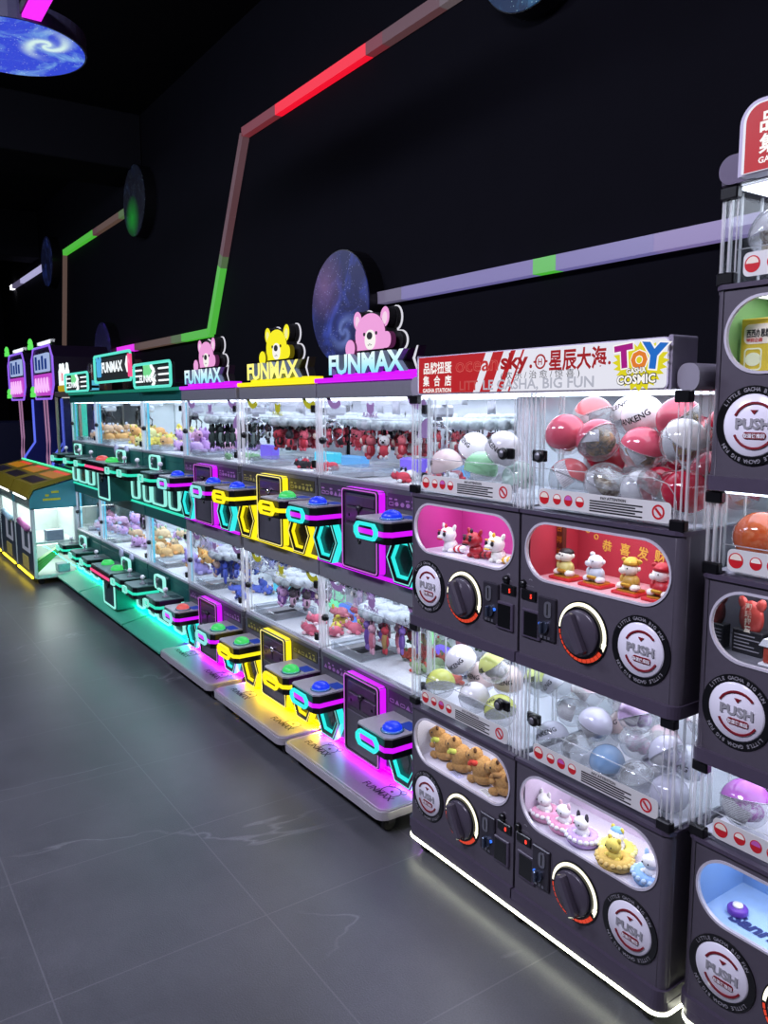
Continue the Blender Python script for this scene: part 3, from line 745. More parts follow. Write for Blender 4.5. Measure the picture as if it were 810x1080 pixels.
# ---- lit header sign
HW, HH = .912, .114
t = thing('header_sign', 'white and red lit header sign with toy logo over the capsule machines', 'sign', (-2.005, 1.5265, 1.530))
PAN = rrect(.010, .004, HW-.008, HH-.003, .010, 5)
G().prism(rrect(0, 0, HW-.004, HH, .014, 6), -.022, .040, 0).build('housing', mat('sign_edge_lilac', '#b9b2c8', .3, 0, .04), t)
for x0, x1 in ((HW-.010, HW+.002), (-.008, .004)):
    g = G(); g.prism(rrect(x0, 0, x1, HH+.004, .005, 4), -.018, .07, 0); g.build('end_cap', mat('sign_cap', '#8d8798', .3), t)
G().box(-.055, .000, .0005, .965, .46, .016, 0, .004).build('mounting_slab', BODY2, t)
for x0, x1 in ((-.058, -.01), (HW+.006, .972)):
    g = G(); g.prism(rrect(x0, -.004, x1, .056, .024, 7), -.004, .36, 0); g.build('corner_cap', CAPG, t)
SW = emit('sign_white_lit', '#ececf8', .92, '#000000'); SR = emit('sign_red_lit', '#d2242a', .72); SRT = emit('sign_redtext_lit', '#c0181e', .65); SRL = emit('sign_palered_lit', '#e2625c', .75)
SG = emit('sign_grey_lit', '#8f8f98', .7); SPG = emit('sign_palegrey_lit', '#c4c6d6', .78)
pn = G().prism(PAN, -.0265, -.022, 0).build('lit_panel', SW, t)
y = -.0266; g = G(); zt_ = HH-.003
g.prism([(.014, .004), (.268, .004), (.320, zt_), (.014, zt_)], y-.0006, y, 0)
for a, b in ((.296, .338), (.366, .384), (.410, .417)):
    g.prism([(a, .004), (b, .004), (b+.054, zt_), (a+.054, zt_)], y-.0006, y, 0)
g.build('red_field', SR, pn)
WT = emit('sign_whitetext_lit', '#fdfaf8', .95)
g = G(); y = -.0274
g.fit('品牌扭蛋', .040, .174, .064, .036, y, 0, .022); g.fit('集', .037, .068, .027, .033, y, 0, .022); g.fit('合', .090, .121, .027, .033, y, 0, .022); g.fit('店', .142, .173, .027, .033, y, 0, .022)
g.fit('GASHA STATION', .036, .172, .006, .0165, y, 0, .03)
g.build('station_lettering', WT, pn)
g = G(); g.fit('LE GASHA, BIG FUN', .312, .707, .010, .037, y, 0, .02); g.build('slogan_lettering', SPG, pn)
g = G(); g.fit('LITT', .211, .290, .010, .037, y-.0002, 0, .02); g.build('slogan_on_red', emit('sign_faintred_lit', '#dc5a58', .7), pn)
g = G(); g.fit('ocean', .192, .373, .062, .058, y, 0, .02); g.build('name_outline', SRL, pn)
g = G(); g.fit('ocean', .195, .370, .0635, .055, y-.0004, 0, -.010); g.build('name_inner', SR, pn)
g = G(); g.fit('sky', .383, .487, .064, .058, y-.0008, 0, .03); g.text('.', .05, .497, y-.0008, .064, 0, bold=.04)
cx, cz = .530, .077
g.prism(circ(cx, cz, .019, 28), y-.0016, y-.0008, 0, 'y', [circ(cx, cz, .0145, 28)]); g.text('H', .022, cx, y-.001, cz-.0078, 0, bold=.02); g.box(cx-.024, y-.0016, cz-.0025, cx-.014, y, cz+.0025, 0); g.box(cx+.014, y-.0016, cz-.0025, cx+.024, y, cz+.0025, 0)
g.fit('星辰大海', .560, .743, .058, .054, y-.0008, 0, .028); g.text('.', .045, .752, y-.0008, .062, 0, bold=.03)
g.build('name_lettering', SRT, pn)
g = G(); g.fit('( 欢 乐 / 治 愈 / 惊 喜 )', .385, .663, .0375, .022, y-.0014, 0); g.build('motto_lettering', emit('sign_motto_lit', '#55555c', .6), pn)
# TOY burst logo
lc = .836; g = G()
star = []
for k in range(44):
    a = 2*PI*k/44; q = .0495 + (.008 if k % 2 else -.004) + .004*sin(3*a)
    star.append((lc+q*cos(a)*1.32, .0555+q*.97*sin(a)))
g.prism(star, y-.0006, y, 0); g.build('logo_burst', emit('logo_yellow_lit', '#ece01a', .85), pn)
def logo_text(s, size, x, z, m, bold, rot=0., sx=1.):
    G().text(s, size, x, y-.0010, z, 0, bold=bold+.045, rot=rot, sx=sx).build('logo_outline', WT, pn)
    G().text(s, size, x, y-.0018, z, 0, bold=bold, rot=rot, sx=sx).build('logo_letter', m, pn)
logo_text('T', .066, lc-.040, .054, emit('logo_magenta_lit', '#b4108e', .8), .06, .1, 1.15)
logo_text('O', .050, lc+.000, .050, emit('logo_orange_lit', '#f08428', .85), .06, 0, 1.05)
logo_text('Y', .072, lc+.036, .050, emit('logo_blue_lit', '#1c74d8', .8), .06, -.1, 1.15)
G().prism(circ(lc, .0665, .0075, 14), y-.0030, y-.0025, 0).build('logo_ring', MATS['logo_yellow_lit'], pn)
g = G(); g.text('GASHA', .0165, lc-.006, y-.0022, .038, 0, bold=.1, rot=.06); g.text('COSMIC', .027, lc-.006, y-.0022, .015, 0, bold=.1, rot=.03, sx=1.05); g.build('logo_outline', INK, pn)
g = G(); g.text('GASHA', .0165, lc-.006, y-.003, .038, 0, bold=.035, rot=.06); g.text('COSMIC', .027, lc-.006, y-.003, .015, 0, bold=.035, rot=.03, sx=1.05); g.build('logo_words', WT, pn)

# ---- right hand three tier column
XB, YB = -1.03, 1.56
S3 = {}
S3['a'] = gasha_unit((XB, YB, .085), .612, False, 'lowest capsule machine of the tall right stack with pale blue display', SKYB, mat('display_bluefloor', '#9fc0ea', .4, 0, .2, 30), None, '5', mat('case_back_lilac', '#c9bcd8', .6))
S3['b'] = gasha_unit((XB, YB, .70), .612, False, 'middle capsule machine of the tall right stack, red toy bags displayed', GREYF, GREYF, mat('display_mirror', '#b8bcc4', .06, 1.), '5', MATS['case_back_grey'])
S3['c'] = gasha_unit((XB, YB, 1.315), .628, False, 'topmost capsule machine of the tall right stack, yellow and green display', mat('display_green', '#7fae6a', .5), mat('display_pale2', '#d8dcd0', .5), None, '5', MATS['case_back_grey'])
stack_base((XB, YB, 0), .52, 'rolling base with white light strip under the tall right stack')
t = thing('header_sign', 'red lit header sign on the tall right stack, cut by the photo edge', 'sign', (XB+.06, YB-.014, 1.945))
TOPR = lambda x0, z0, x1, z1, r: [(x0, z0), (x1, z0)] + [p for p in rrect(x0, z0, x1, z1, r, 8)[9:27]]
G().prism(TOPR(0, 0, .46, .138, .042), -.022, .045, 0).build('housing', MATS['sign_edge_lilac'], t)
G().box(-.06, .014, -.0015, .46, .489, .012, 0, .004).build('mounting_slab', BODY2, t)
g = G(); g.prism(rrect(-.062, -.001, .04, .057, .03, 6), .008, .414, 0); g.build('corner_cap', mat('cap_purple', '#5a4f66', .35), t)
pn = G().prism(TOPR(.010, .003, .452, .130, .034), -.0265, -.022, 0).build('lit_panel', SW, t)
G().prism(TOPR(.016, .003, .30, .127, .032), -.0272, -.0266, 0).build('red_field', SR, pn)
g = G(); y = -.0276; g.text('品牌扭蛋', .040, .046, y, .076, 0, bold=.028, align='LEFT'); g.text('集 合 店', .037, .046, y, .036, 0, bold=.028, align='LEFT'); g.text('GASHA STATION', .0158, .046, y, .015, 0, bold=.03, align='LEFT', sx=1.05)
g.build('station_lettering', WT, pn)

# ---- capsules in the cases (local x, y, z inside each case)
rng = random.Random(3)
def fill(org, r, items, group, words, hz=.30, wx=.485):
    P = [[x, y, z] for x, y, z, k, lab in items]
    for it in range(200):                      # settle: push touching capsules apart, stay inside the case
        for i in range(len(P)):
            for j in range(i):
                d = [P[i][q]-P[j][q] for q in range(3)]; L = math.sqrt(sum(q*q for q in d)) or 1e-6
                if L < 2*r*1.012:
                    e = (2*r*1.012-L)/2
                    for q in range(3): P[i][q] += d[q]/L*e; P[j][q] -= d[q]/L*e
        for p in P:
            p[0] = min(max(p[0], r+.012), wx-r-.004); p[1] = min(max(p[1], .024+r), .45-r); p[2] = min(max(p[2], r+.004), hz-r)
    for p, (x, y, z, k, lab) in zip(P, items):
        capsule(k, (org[0]+p[0], org[1]+p[1], org[2]+p[2]), r, lab, group, rng)
c = 'upper left case of the capsule stack'
fill((-2.05, 1.515, 1.222), .052, [
 (.247, .066, .086, 'green', 'green capsule lying at the bottom of the upper left case'),
 (.084, .066, .087, 'blush', 'pale pink capsule at the left end of the upper left case'),
 (.105, .172, .138, 'white', 'white capsule with black lettering resting high in the upper left case'),
 (.344, .066, .150, 'white', 'white capsule beside the latch of the upper left case'),
 (.345, .140, .060, 'mint', 'pale mint capsule behind the latch of the upper left case')], 'capsules in the upper left case', c)
fill((-1.54, 1.515, 1.222), .055, [
 (.085, .070, .082, 'coral', 'coral capsule at the bottom left of the red case'),
 (.222, .070, .080, 'clear', 'clear capsule with brown toy and white leaflet at the bottom of the red case'),
 (.350, .070, .081, 'paper', 'clear capsule full of printed paper at the bottom of the red case'),
 (.171, .070, .184, 'pink', 'clear capsule with brown content and pink cap, in the middle of the red case'),
 (.285, .118, .160, 'pink', 'clear and pink capsule below the big white one in the red case'),
 (.059, .082, .196, 'pink', 'pink capsule with printed lid by the latch of the red case'),
 (.235, .178, .243, 'white', 'big white capsule near the top of the red case'),
 (.333, .185, .060, 'red', 'deep red capsule at the bottom right behind the clear ones'),
 (.120, .172, .128, 'red', 'deep red capsule half hidden behind the middle of the red case'),
 (.060, .190, .243, 'coral', 'coral capsule with white lid in the top left of the red case'),
 (.120, .290, .243, 'white', 'white capsule half hidden at the back of the red case'),
 (.430, .070, .192, 'gold', 'white capped capsule with red toy at the right end of the red case'),
 (.430, .085, .075, 'red', 'deep red capsule at the lower right end of the red case'),
 (.362, .150, .236, 'pink', 'pink capsule near the right hinge of the red case'),
 (.215, .282, .066, 'red', 'deep red capsule low at the back of the red case'),
 (.330, .300, .180, 'coral', 'coral capsule at the back right of the red case'),
 (.080, .310, .080, 'coral', 'coral capsule low at the back left of the red case'),
 (.250, .395, .190, 'pink', 'pink capsule against the back wall of the red case, middle'),
 (.425, .200, .110, 'pink', 'pink capsule behind the right hand red ones'),
 (.425, .310, .070, 'red', 'deep red capsule low at the back right corner of the red case'),
 (.425, .250, .215, 'red', 'deep red capsule high at the back right of the red case'),
 (.150, .400, .075, 'red', 'deep red capsule low against the back wall of the red case'),
 (.160, .300, .160, 'coral', 'coral capsule in the middle of the back row of the red case')], 'capsules in the red case', c)
fill((-2.05, 1.515, .517), .05, [
 (.351, .064, .066, 'lime', 'clear and lime capsule under the latch of the lower left case'),
 (.231, .064, .070, 'white', 'white capsule at the bottom middle of the lower left case'),
 (.058, .064, .066, 'lime', 'lime yellow capsule at the left end of the lower left case'),
 (.166, .064, .175, 'white', 'white capsule with upright black lettering, top of the lower left case'),
 (.324, .064, .195, 'limetop', 'lime topped white capsule in the top of the lower left case'),
 (.178, .155, .108, 'blush', 'pale pink capsule peeking from behind in the lower left case'),
 (.300, .150, .130, 'blush', 'pale pink capsule behind the latch in the lower left case'),
 (.420, .170, .160, 'limetop', 'lime topped capsule at the right end of the lower left case')], 'capsules in the lower left case', c, .262)
fill((-1.54, 1.515, .517), .046, [
 (.051, .060, .063, 'grey', 'grey white capsule at the bottom left of the lower right case'),
 (.145, .060, .059, 'paper', 'clear capsule with printed leaflet, bottom of the lower right case'),
 (.251, .060, .061, 'blue', 'pale blue capsule at the bottom of the lower right case'),
 (.355, .060, .058, 'paper', 'clear capsule at the bottom right of the lower right case'),
 (.307, .114, .120, 'pinkband', 'clear capsule with a pink band right of the blue one'),
 (.191, .060, .166, 'smoke', 'smoky capsule with a dark figure in the middle of the lower right case'),
 (.075, .120, .140, 'paper', 'clear capsule behind the latch of the lower right case'),
 (.060, .095, .232, 'grey', 'grey white capsule in the top left of the lower right case'),
 (.226, .165, .130, 'blush', 'pale pink capsule behind the middle of the lower right case'),
 (.135, .190, .215, 'pinkpale', 'powder pink capsule near the top of the lower right case'),
 (.150, .098, .226, 'pinkpale', 'multicoloured powder pink capsule under the light strip'),
 (.235, .150, .225, 'lilac', 'lilac capsule near the top middle of the lower right case'),
 (.335, .070, .215, 'lilac', 'lilac capsule by the top hinge of the lower right case'),
 (.300, .210, .200, 'blush', 'pale pink capsule at the back right of the lower right case'),
 (.430, .070, .150, 'smoke', 'smoky capsule at the right end of the lower right case'),
 (.425, .160, .100, 'grey', 'grey white capsule at the back right end of the lower right case'),
 (.150, .170, .070, 'grey', 'grey white capsule low behind the clear ones'),
 (.430, .072, .052, 'smoke', 'smoky capsule at the bottom right end of the lower right case'),
 (.140, .290, .120, 'white', 'white capsule with black lettering at the back of the lower right case'),
 (.250, .300, .060, 'pinkpale', 'powder pink capsule low at the back of the lower right case'),
 (.400, .260, .180, 'pinkpale', 'powder pink capsule high at the back right of the lower right case'),
 (.060, .300, .180, 'lime', 'lime capsule at the back left of the lower right case'),
 (.335, .165, .050, 'smoke', 'smoky capsule low behind the right clear one')], 'capsules in the lower right case', c, .262)
fill((-1.02, 1.56, .517), .056, [
 (.075, .085, .078, 'purpleband', 'purple and clear capsule in the lowest case of the tall right stack'),
 (.195, .085, .068, 'lilac', 'lilac capsule right of the purple one in the tall right stack'),
 (.150, .190, .110, 'lilac', 'lilac capsule behind the purple one in the tall right stack')], 'capsules in the tall right stack, lowest case', c, .172)
fill((-1.02, 1.56, 1.132), .056, [
 (.072, .085, .078, 'orange', 'orange red and white capsule in the middle case of the tall right stack'),
 (.165, .150, .115, 'pink', 'pink capsule with grey lid in the middle case of the tall right stack'),
 (.200, .072, .062, 'red', 'red capsule cut by the photo edge in the middle case'),
 (.060, .205, .100, 'coral', 'coral capsule at the back of the middle case of the tall right stack')], 'capsules in the tall right stack, middle case', c, .172)
fill((-1.02, 1.56, 1.747), .060, [
 (.076, .085, .098, 'clear', 'clear capsule with brown content in the topmost case of the tall right stack')], 'capsules in the tall right stack, topmost case', c, .172)
# ------------------------------------------------------------------ two level claw machines
def ellpoly(cx, cz, rx, rz, n=24, rot=0.):
    P = []
    for k in range(n):
        a = 2*PI*k/n; u, v = rx*cos(a), rz*sin(a)
        P.append((cx+u*cos(rot)-v*sin(rot), cz+u*sin(rot)+v*cos(rot)))
    return P
def bear_head(n=20, gx=1., grow=0.):
    P = [(-.092-grow, -.002-grow), (.092+grow, -.002-grow)]
    for k in range(n+1):
        a = -.12 + (PI+.24)*k/n
        P.append(((.100+grow)*cos(a), .052+(.078+grow)*sin(a)))
    return P
def bear_sign(parent, cx, z0, pink, y0=.018, main=None):
    """lit bear head over thick FUNMAX letters; cx, z0 = centre and foot"""
    face = emit('bear_'+pink, {'pink': '#f0a2de', 'yellow': '#faf01c', 'green': '#8fe8a4', 'blue': '#58b8f0'}[pink], .98)
    ear = emit('bear_inner_'+pink, {'pink': '#ffdcf4', 'yellow': '#fff9a0', 'green': '#d8ffe0', 'blue': '#c8ecff'}[pink], .9)
    edge = emit('bear_line_'+pink, {'pink': '#8a3a78', 'yellow': '#a09010', 'green': '#2a7a48', 'blue': '#1a5a90'}[pink], .3)
    wh = emit('bear_back_white', '#eceaf6', .85)
    bz = z0+.098
    root = G()
    root.prism([(cx+a, bz+b) for a, b in bear_head(20, 1, .004)], y0+.002, y0+.035, 0)
    sg = root.build('bear_sign', MATTE, parent)
    off = .050; shapes = [[(cx+a, bz+b) for a, b in bear_head()], ellpoly(cx-.086, bz+.108, .030, .037), ellpoly(cx+.094, bz+.110, .030, .037), ellpoly(cx+.118, bz+.026, .040, .032)]
    def grown(poly, e):
        m = Vector((sum(p[0] for p in poly)/len(poly), sum(p[1] for p in poly)/len(poly))); o = []
        for p in poly:
            d = Vector(p)-m; d = d*(1+e/d.length); o.append((m.x+d.x, m.y+d.y))
        return o
    g = G()
    for q in shapes: g.prism(grown(q, .007), y0+off, y0+off+.006, 0)
    g.build('back_outline', wh, sg)
    g = G()
    for q in shapes: g.prism(grown(q, .003), y0+.034, y0+off+.001, 0)
    g.build('back_plate', MATTE, sg)
    for s_, dz in ((-.086, .108), (.094, .110)): G().prism(ellpoly(cx+s_, bz+dz, .029, .036, 24, .25 if s_ < 0 else -.2), y0+.0005, y0+.030, 1, mc=0).build('bear_ear', [face, MATTE], sg)
    g = G()
    for s_, dz in ((-.086, .104), (.094, .106)): g.prism(ellpoly(cx+s_, bz+dz, .014, .022, 20, .25 if s_ < 0 else -.2), y0-.0012, y0+.0005, 0)
    g.build('inner_ear', ear, sg)
    g = G(); g.prism([(cx+a, bz+b) for a, b in bear_head()], y0-.002, y0+.002, 1, mc=0); g.build('bear_face', [face, edge], sg)
    g = G(); g.prism(ellpoly(cx+.004, bz+.034, .034, .036), y0-.006, y0-.002, 0); g.build('muzzle', emit('bear_muzzle', '#fdfaf6', .95), sg)
    g = G(); g.prism(ellpoly(cx+.006, bz+.048, .0165, .0135), y0-.009, y0-.006, 0)
    for s_ in (-1, 1): g.prism(ellpoly(cx+.004+s_*.040, bz+.056, .0055, .0065), y0-.005, y0-.002, 0)
    g.tube([(cx-.008, y0-.006, bz+.016), (cx-.002, y0-.006, bz+.013), (cx+.005, y0-.006, bz+.020), (cx+.012, y0-.006, bz+.013), (cx+.018, y0-.006, bz+.016)], .0013, 5)
    g.build('nose_and_eyes', INK, sg)
    for q in (ellpoly(cx-.122, bz+.008, .034, .033), rrect(cx+.078, bz-.002, cx+.150, bz+.056, .026)): G().prism(q, y0-.012, y0+.01, 1, mc=0).build('bear_paw', [face, edge], sg)
    # letters
    if pink == 'yellow': lf = emit('letter_yellow', '#fdf280', 1.15)
    else:
        if 'letter_ice' not in MATS:
            m, nt, out = newmat('letter_ice'); L = nt.links.new; N = nt.nodes.new
            tc = N('ShaderNodeTexCoord'); sp = N('ShaderNodeSeparateXYZ'); L(tc.outputs['Object'], sp.inputs[0])
            mr = N('ShaderNodeMapRange'); mr.inputs[1].default_value = 1.625; mr.inputs[2].default_value = 1.70; L(sp.outputs[2], mr.inputs[0])
            c = N('ShaderNodeMixRGB'); c.inputs[1].default_value = lin('#8cdcf0'); c.inputs[2].default_value = lin('#eefcff'); L(mr.outputs[0], c.inputs[0])
            e = N('ShaderNodeEmission'); e.inputs[1].default_value = 1.15; L(c.outputs[0], e.inputs[0]); L(e.outputs[0], out.inputs[0]); MATS['letter_ice'] = m
        lf = MATS['letter_ice']
    g = G(); g.text3('FUNMAX', .1, cx-.004, y0-.005, z0+.014, .022, 1, 0, .035, .98, 1.24)
    g.build('sign_letters', [lf, mat('letter_side', '#8fa4b4', .4)], sg)
    g = G(); g.text3('FUNMAX', .1, cx-.004, y0+.03, z0+.014, .03, 0, 0, .055, .98, 1.24); g.build('letter_back', MATTE, sg)
    g = G(); x = cx+.268; g.prism([(x, z0+.052), (x+.024, z0+.094), (x+.034, z0+.094), (x+.016, z0+.052), (x+.034, z0+.010), (x+.024, z0+.010)], y0-.004, y0+.03, 1, mc=0); g.build('sign_chevron', [wh, MATTE], sg)
    g = G(); g.box(cx-.255, y0-.012, z0, cx+.312, y0+.06, z0+.014, 0, .003); g.build('sign_foot', main, sg)
    return sg

def panel(parent, x, zt, st, w=.205, d=.168, joy=False, dome=DOMEB, flip=False):
    """black control panel with a neon band, handle ring, button, card screen"""
    g = G(); h = .078
    P = [(x, .003), (x+w, .003), (x+w, -d+.02), (x+w-.02, -d), (x+.015, -d), (x, -d+.015)]
    g.prism(P, zt-h, zt-.006, 0, 'z'); p = g.build('control_panel', BLACK, parent)
    G().prism(P, zt-.006, zt, 0, 'z').build('panel_top', PANELTOP if st['k'] != 'teal' else mat('panel_top_teal', '#5f7a78', .4, .2), p)
    n = G(); e = .004; zb = zt-h*.56
    Q = [(x-e, .0), (x-e, -d+.015-e*.5), (x+.015-e*.5, -d-e), (x+w-.02+e*.5, -d-e), (x+w+e, -d+.02-e*.5), (x+w+e, .0)]
    R = [(x+.002, .0), (x+.002, -d+.016), (x+.016, -d+.002), (x+w-.021, -d+.002), (x+w-.002, -d+.021), (x+w-.002, .0)]
    n.prism(Q+R[::-1], zb-.0085, zb+.0085, 0, 'z'); n.build('neon_band', st['neon'], p)
    # handle ring on the front
    cx = x+w*.44; hx = rrect(cx-.068, zt-.070, cx+.068, zt-.012, .018, 1); hi = rrect(cx-.056, zt-.060, cx+.056, zt-.022, .013, 1)
    if joy:
        hx = rrect(x+.004, zt-.062, x+.085, zt-.016, .012, 2); hi = rrect(x+.011, zt-.055, x+.078, zt-.023, .008, 2)
    g = G(); g.prism(hx, -d-.016, -d-.0045, 0, 'y', [hi]); g.build('handle_ring', st['ring'], p)
    if joy:
        jx, jy = x+w*.62, -d*.5
        g = G(); g.lathe([(.022, zt), (.020, zt+.006), (.006, zt+.008), (.006, zt+.034), (.0001, zt+.034)], (jx, jy, 0), 'z', 14); j = g.build('joystick', STEEL, p)
        G().ell((jx, jy, zt+.044), .0155, 0, 12, 8).build('joystick_ball', WHITE, j)
    else:
        jx, jy = x+w*.70, -d+.062
        g = G(); g.lathe([(.042, zt), (.042, zt+.005), (.036, zt+.008)], (jx, jy, 0), 'z', 24); b = g.build('push_button', DOMERIM, p)
        G().lathe([(.036, zt+.003), (.035, zt+.014), (.026, zt+.025), (.012, zt+.031), (.0001, zt+.032)], (jx, jy, 0), 'z', 24).build('button_dome', dome, b)
    sx = x+w*.74
    g = G(); g.box(sx-.035, -.062, zt-.001, sx+.035, -.012, zt+.0015, 0); g.build('card_screen', SCRB if not joy else mat('joy_plate', '#263c44', .3), p)
    return p
def hexagon(cx, cz, w, h, k=1.):
    a, b = w/2*k, h/2*k
    return [(cx-a, cz), (cx-a*.48, cz-b), (cx+a*.48, cz-b), (cx+a, cz), (cx+a*.48, cz+b), (cx-a*.48, cz+b)]
def hex_light(parent, cx, cz, st, w=.196, h=.178):
    g = G(); g.prism(hexagon(cx, cz, w, h), -.030, .0, 0, 'y', [hexagon(cx, cz, w, h, .80)]); o = g.build('hex_light', st['hex'], parent)
    g = G(); g.prism(hexagon(cx, cz, w, h, .985), -.034, -.029, 0, 'y', [hexagon(cx, cz, w, h, .74)]); g.build('hex_bezel', BLACK, o)
    g = G(); g.prism(hexagon(cx, cz, w, h, .94), -.0355, -.0335, 0, 'y', [hexagon(cx, cz, w, h, .90)]); g.build('hex_line', st['hexthin'], o)
    g = G(); g.prism(hexagon(cx, cz, w, h, .76), -.028, -.018, 0, 'y', [hexagon(cx, cz, w, h, .64)]); g.build('hex_inner_light', st['hex'], o)
    g = G(); g.prism(hexagon(cx, cz, w, h, .78), -.012, -.004, 0); g.prism(hexagon(cx-.01, cz, w*.3, h*.5), -.014, -.012, 0); g.build('hex_window', mat('hex_window_'+st['k'], st['win'], .2, 0, .6, 30), o)
def coin_door(parent, x0, x1, z0, z1, st):
    g = G(); g.box(x0+.004, -.030, z0+.004, x1-.004, .0, z1-.004, 0); o = g.build('coin_door', mat('door_grey', '#4a464f', .4, .2, .1, 60), parent)
    a, b = rrect(x0, z0, x1, z1, .016, 4), rrect(x0+.008, z0+.008, x1-.008, z1-.008, .012, 4)
    g = G(); g.prism(a, -.034, -.004, 0, 'y', [b]); g.build('door_neon', st['neon'], o)
    g = G(); c = rrect(x0+.003, z0+.003, x1-.003, z1-.003, .014, 4); g.prism(rrect(x0-.001, z0-.001, x1+.001, z1+.001, .016, 4), -.039, -.033, 1, 'y', [rrect(x0+.014, z0+.014, x1-.014, z1-.014, .012, 4)])
    g.prism(c, -.0405, -.0385, 0, 'y', [rrect(x0+.0075, z0+.0075, x1-.0075, z1-.0075, .012, 4)]); g.build('door_bezel', [st['thin'], DARK], o)
    xm = (x0+x1)/2; zc = z1-.085
    g = G(); g.box(x0+.03, -.036, zc+.018, x1-.03, -.029, zc+.055, 0, .003); g.box(x0+.028, -.036, zc-.045, xm-.015, -.029, zc+.008, 0, .003); g.box(xm+.0, -.036, zc-.045, x1-.03, -.029, zc+.008, 0, .003)
    g.build('coin_plate', mat('coin_plate_violet', '#59405f', .35, .4, .2, 60), o)
    g = G(); g.lathe([(.013, -.030), (.013, -.043), (.006, -.050), (.0001, -.050)], (xm, 0, zc+.012), 'y', 14); g.lathe([(.006, -.03), (.006, -.036), (.0001, -.036)], (x0+.05, 0, zc-.02), 'y', 10); g.lathe([(.006, -.03), (.006, -.036), (.0001, -.036)], (x1-.05, 0, zc-.02), 'y', 10); g.build('coin_knob', CHROME if st['k'] == 'yellow' else DARK, o)
    zd = z0+.012; zt2 = z0+.175
    g = G(); g.box(x0+.016, -.036, zd, x1-.016, -.029, zt2, 0, .003); g.build('cash_door', CABG, o)
    g = G(); g.lathe([(.010, -.036), (.010, -.040), (.0001, -.040)], (xm, 0, zd+.105), 'y', 14); g.build('key_lock', BLACK, o)
def sticker(parent, x0, x1, z0, z1, st, seed):
    g = G(); g.box(x0, -.003, z0, x1, .001, z1, 0); o = g.build('sticker_plate', mat('sticker_dark_'+st['k'], st['stk'], .5), parent)
    r = random.Random(seed); g = G(); n = 6; wd = (x1-x0-.012)/n
    for i in range(n):
        xa = x0+.006+i*wd
        k = r.randrange(3)
        if k == 0: g.prism(rrect(xa+.002, z0+.006, xa+wd-.002, z0+.020, .005, 3), -.0038, -.003, 0, 'y', [rrect(xa+.005, z0+.009, xa+wd-.005, z0+.017, .003, 3)])
        elif k == 1: g.prism(ellpoly(xa+wd/2, z0+.014, wd*.35, .008, 10), -.0038, -.003, 0)
        else: g.prism([(xa+.003, z0+.006), (xa+wd-.003, z0+.006), (xa+wd/2, z0+.024)], -.0038, -.003, 0)
        if z1-z0 > .035 and r.random() > .3: g.box(xa+.003, -.0038, z0+.027, xa+wd*r.uniform(.4, .9), -.003, z0+.031+.004*r.random(), 0)
    g.build('sticker_print', mat('sticker_ink_'+st['k'], st['ink'], .5), o)
def glass_front(t, w, zb, zt, st, D=.64, lock=True):
    g = G(); g.box(.03, .012, zb, w-.012, .018, zt, 0); f = g.build('glass_door', ACR, t)
    for x in (.016, w-.003):
        g = G(); g.box(x-.010, .004, zb-.003, x-.005, .016, zt, 0); g.box(x+.004, .008, zb-.003, x+.008, .016, zt, 0); g.box(x-.005, .030, zb-.003, x, .036, zt, 0); g.build('door_post', ACRL, f)
    g = G(); g.box(.004, .018, zb, .009, D, zt, 0); g.build('side_glass', ACR, t)
    g = G(); g.box(.012, .000, zb-.006, w-.006, .022, zb+.010, 0, .003); g.build('door_rail', mat('rail_alu', '#a9a9b2', .3, .5), t)
    zm = (zb+zt)/2-.01
    g = G(); g.lathe([(.015, .010), (.015, -.004), (.010, -.012), (.0001, -.012)], (.045, 0, zm), 'y', 14); g.build('door_lock', BLACK, t)
    for zz in (zt-.045, zb+.05):
        g = G(); g.box(w-.042, -.003, zz-.016, w-.020, .014, zz+.016, 0, .003); g.build('door_hinge', BLACK, t)
def carousel(parent, cx, cy, z, r=.265):
    g = G(); g.lathe([(.0001, z+.022), (r*.9, z+.018), (r, z), (r*.98, z-.022), (r*.5, z-.024), (.0001, z-.024)], (cx, cy, 0), 'z', 36, 0)
    o = g.build('toy_carousel', BUBBLE, parent)
    g = G()
    for k in range(16):
        a = 2*PI*k/16; g.ell((cx+r*cos(a), cy+r*sin(a), z-.004), (.026, .026, .024), 0, 8, 5)
    for k in range(9):
        a = 2*PI*k/9; g.ell((cx+r*.6*cos(a), cy+r*.6*sin(a), z+.016), (.03, .03, .02), 0, 8, 5)
    g.build('bubble_fringe', BUBBLE, o)
    g = G(); g.tube([(cx, cy, z+.01), (cx, cy, z+.085)], .016, 10); g.build('carousel_shaft', STEEL, o)
    return o
def claw_crane(parent, cx, cy, zt, big=False, rx=.375):
    g = G(); g.box(rx-.33, cy-.012, zt-.03, rx+.33, cy+.012, zt-.012, 0); g.box(cx-.05, cy-.045, zt-.075, cx+.05, cy+.045, zt-.03, 0, .01); o = g.build('crane_rail', mat('crane_grey', '#c2c4cc', .35, .2), parent)
    g = G(); g.box(cx-.026, cy-.048, zt-.062, cx+.026, cy-.044, zt-.042, 0); g.build('crane_plate', DARK, o)
    zc = zt-.10
    g = G(); g.lathe([(.012, zt-.07), (.024, zt-.09), (.026, zt-.115), (.0001, zt-.12)], (cx, cy, 0), 'z', 14)
    for k in range(3):
        a = 2*PI*k/3+.5; c, s = cos(a), sin(a)
        g.tube([(cx+.02*c, cy+.02*s, zc-.005), (cx+.055*c, cy+.055*s, zc-.03), (cx+.05*c, cy+.05*s, zc-.065), (cx+.022*c, cy+.022*s, zc-.085)], [.005, .005, .005, .003], 6)
    g.build('claw', CHROME if not big else DARK, o)
    if big:
        q = [(cx+.055*cos(2*PI*k/20), cy-.055, zt-.115+.055*sin(2*PI*k/20)) for k in range(20)]
        G().tube(q, .011, 6, 0, True).build('claw_ring', BLACK, o)
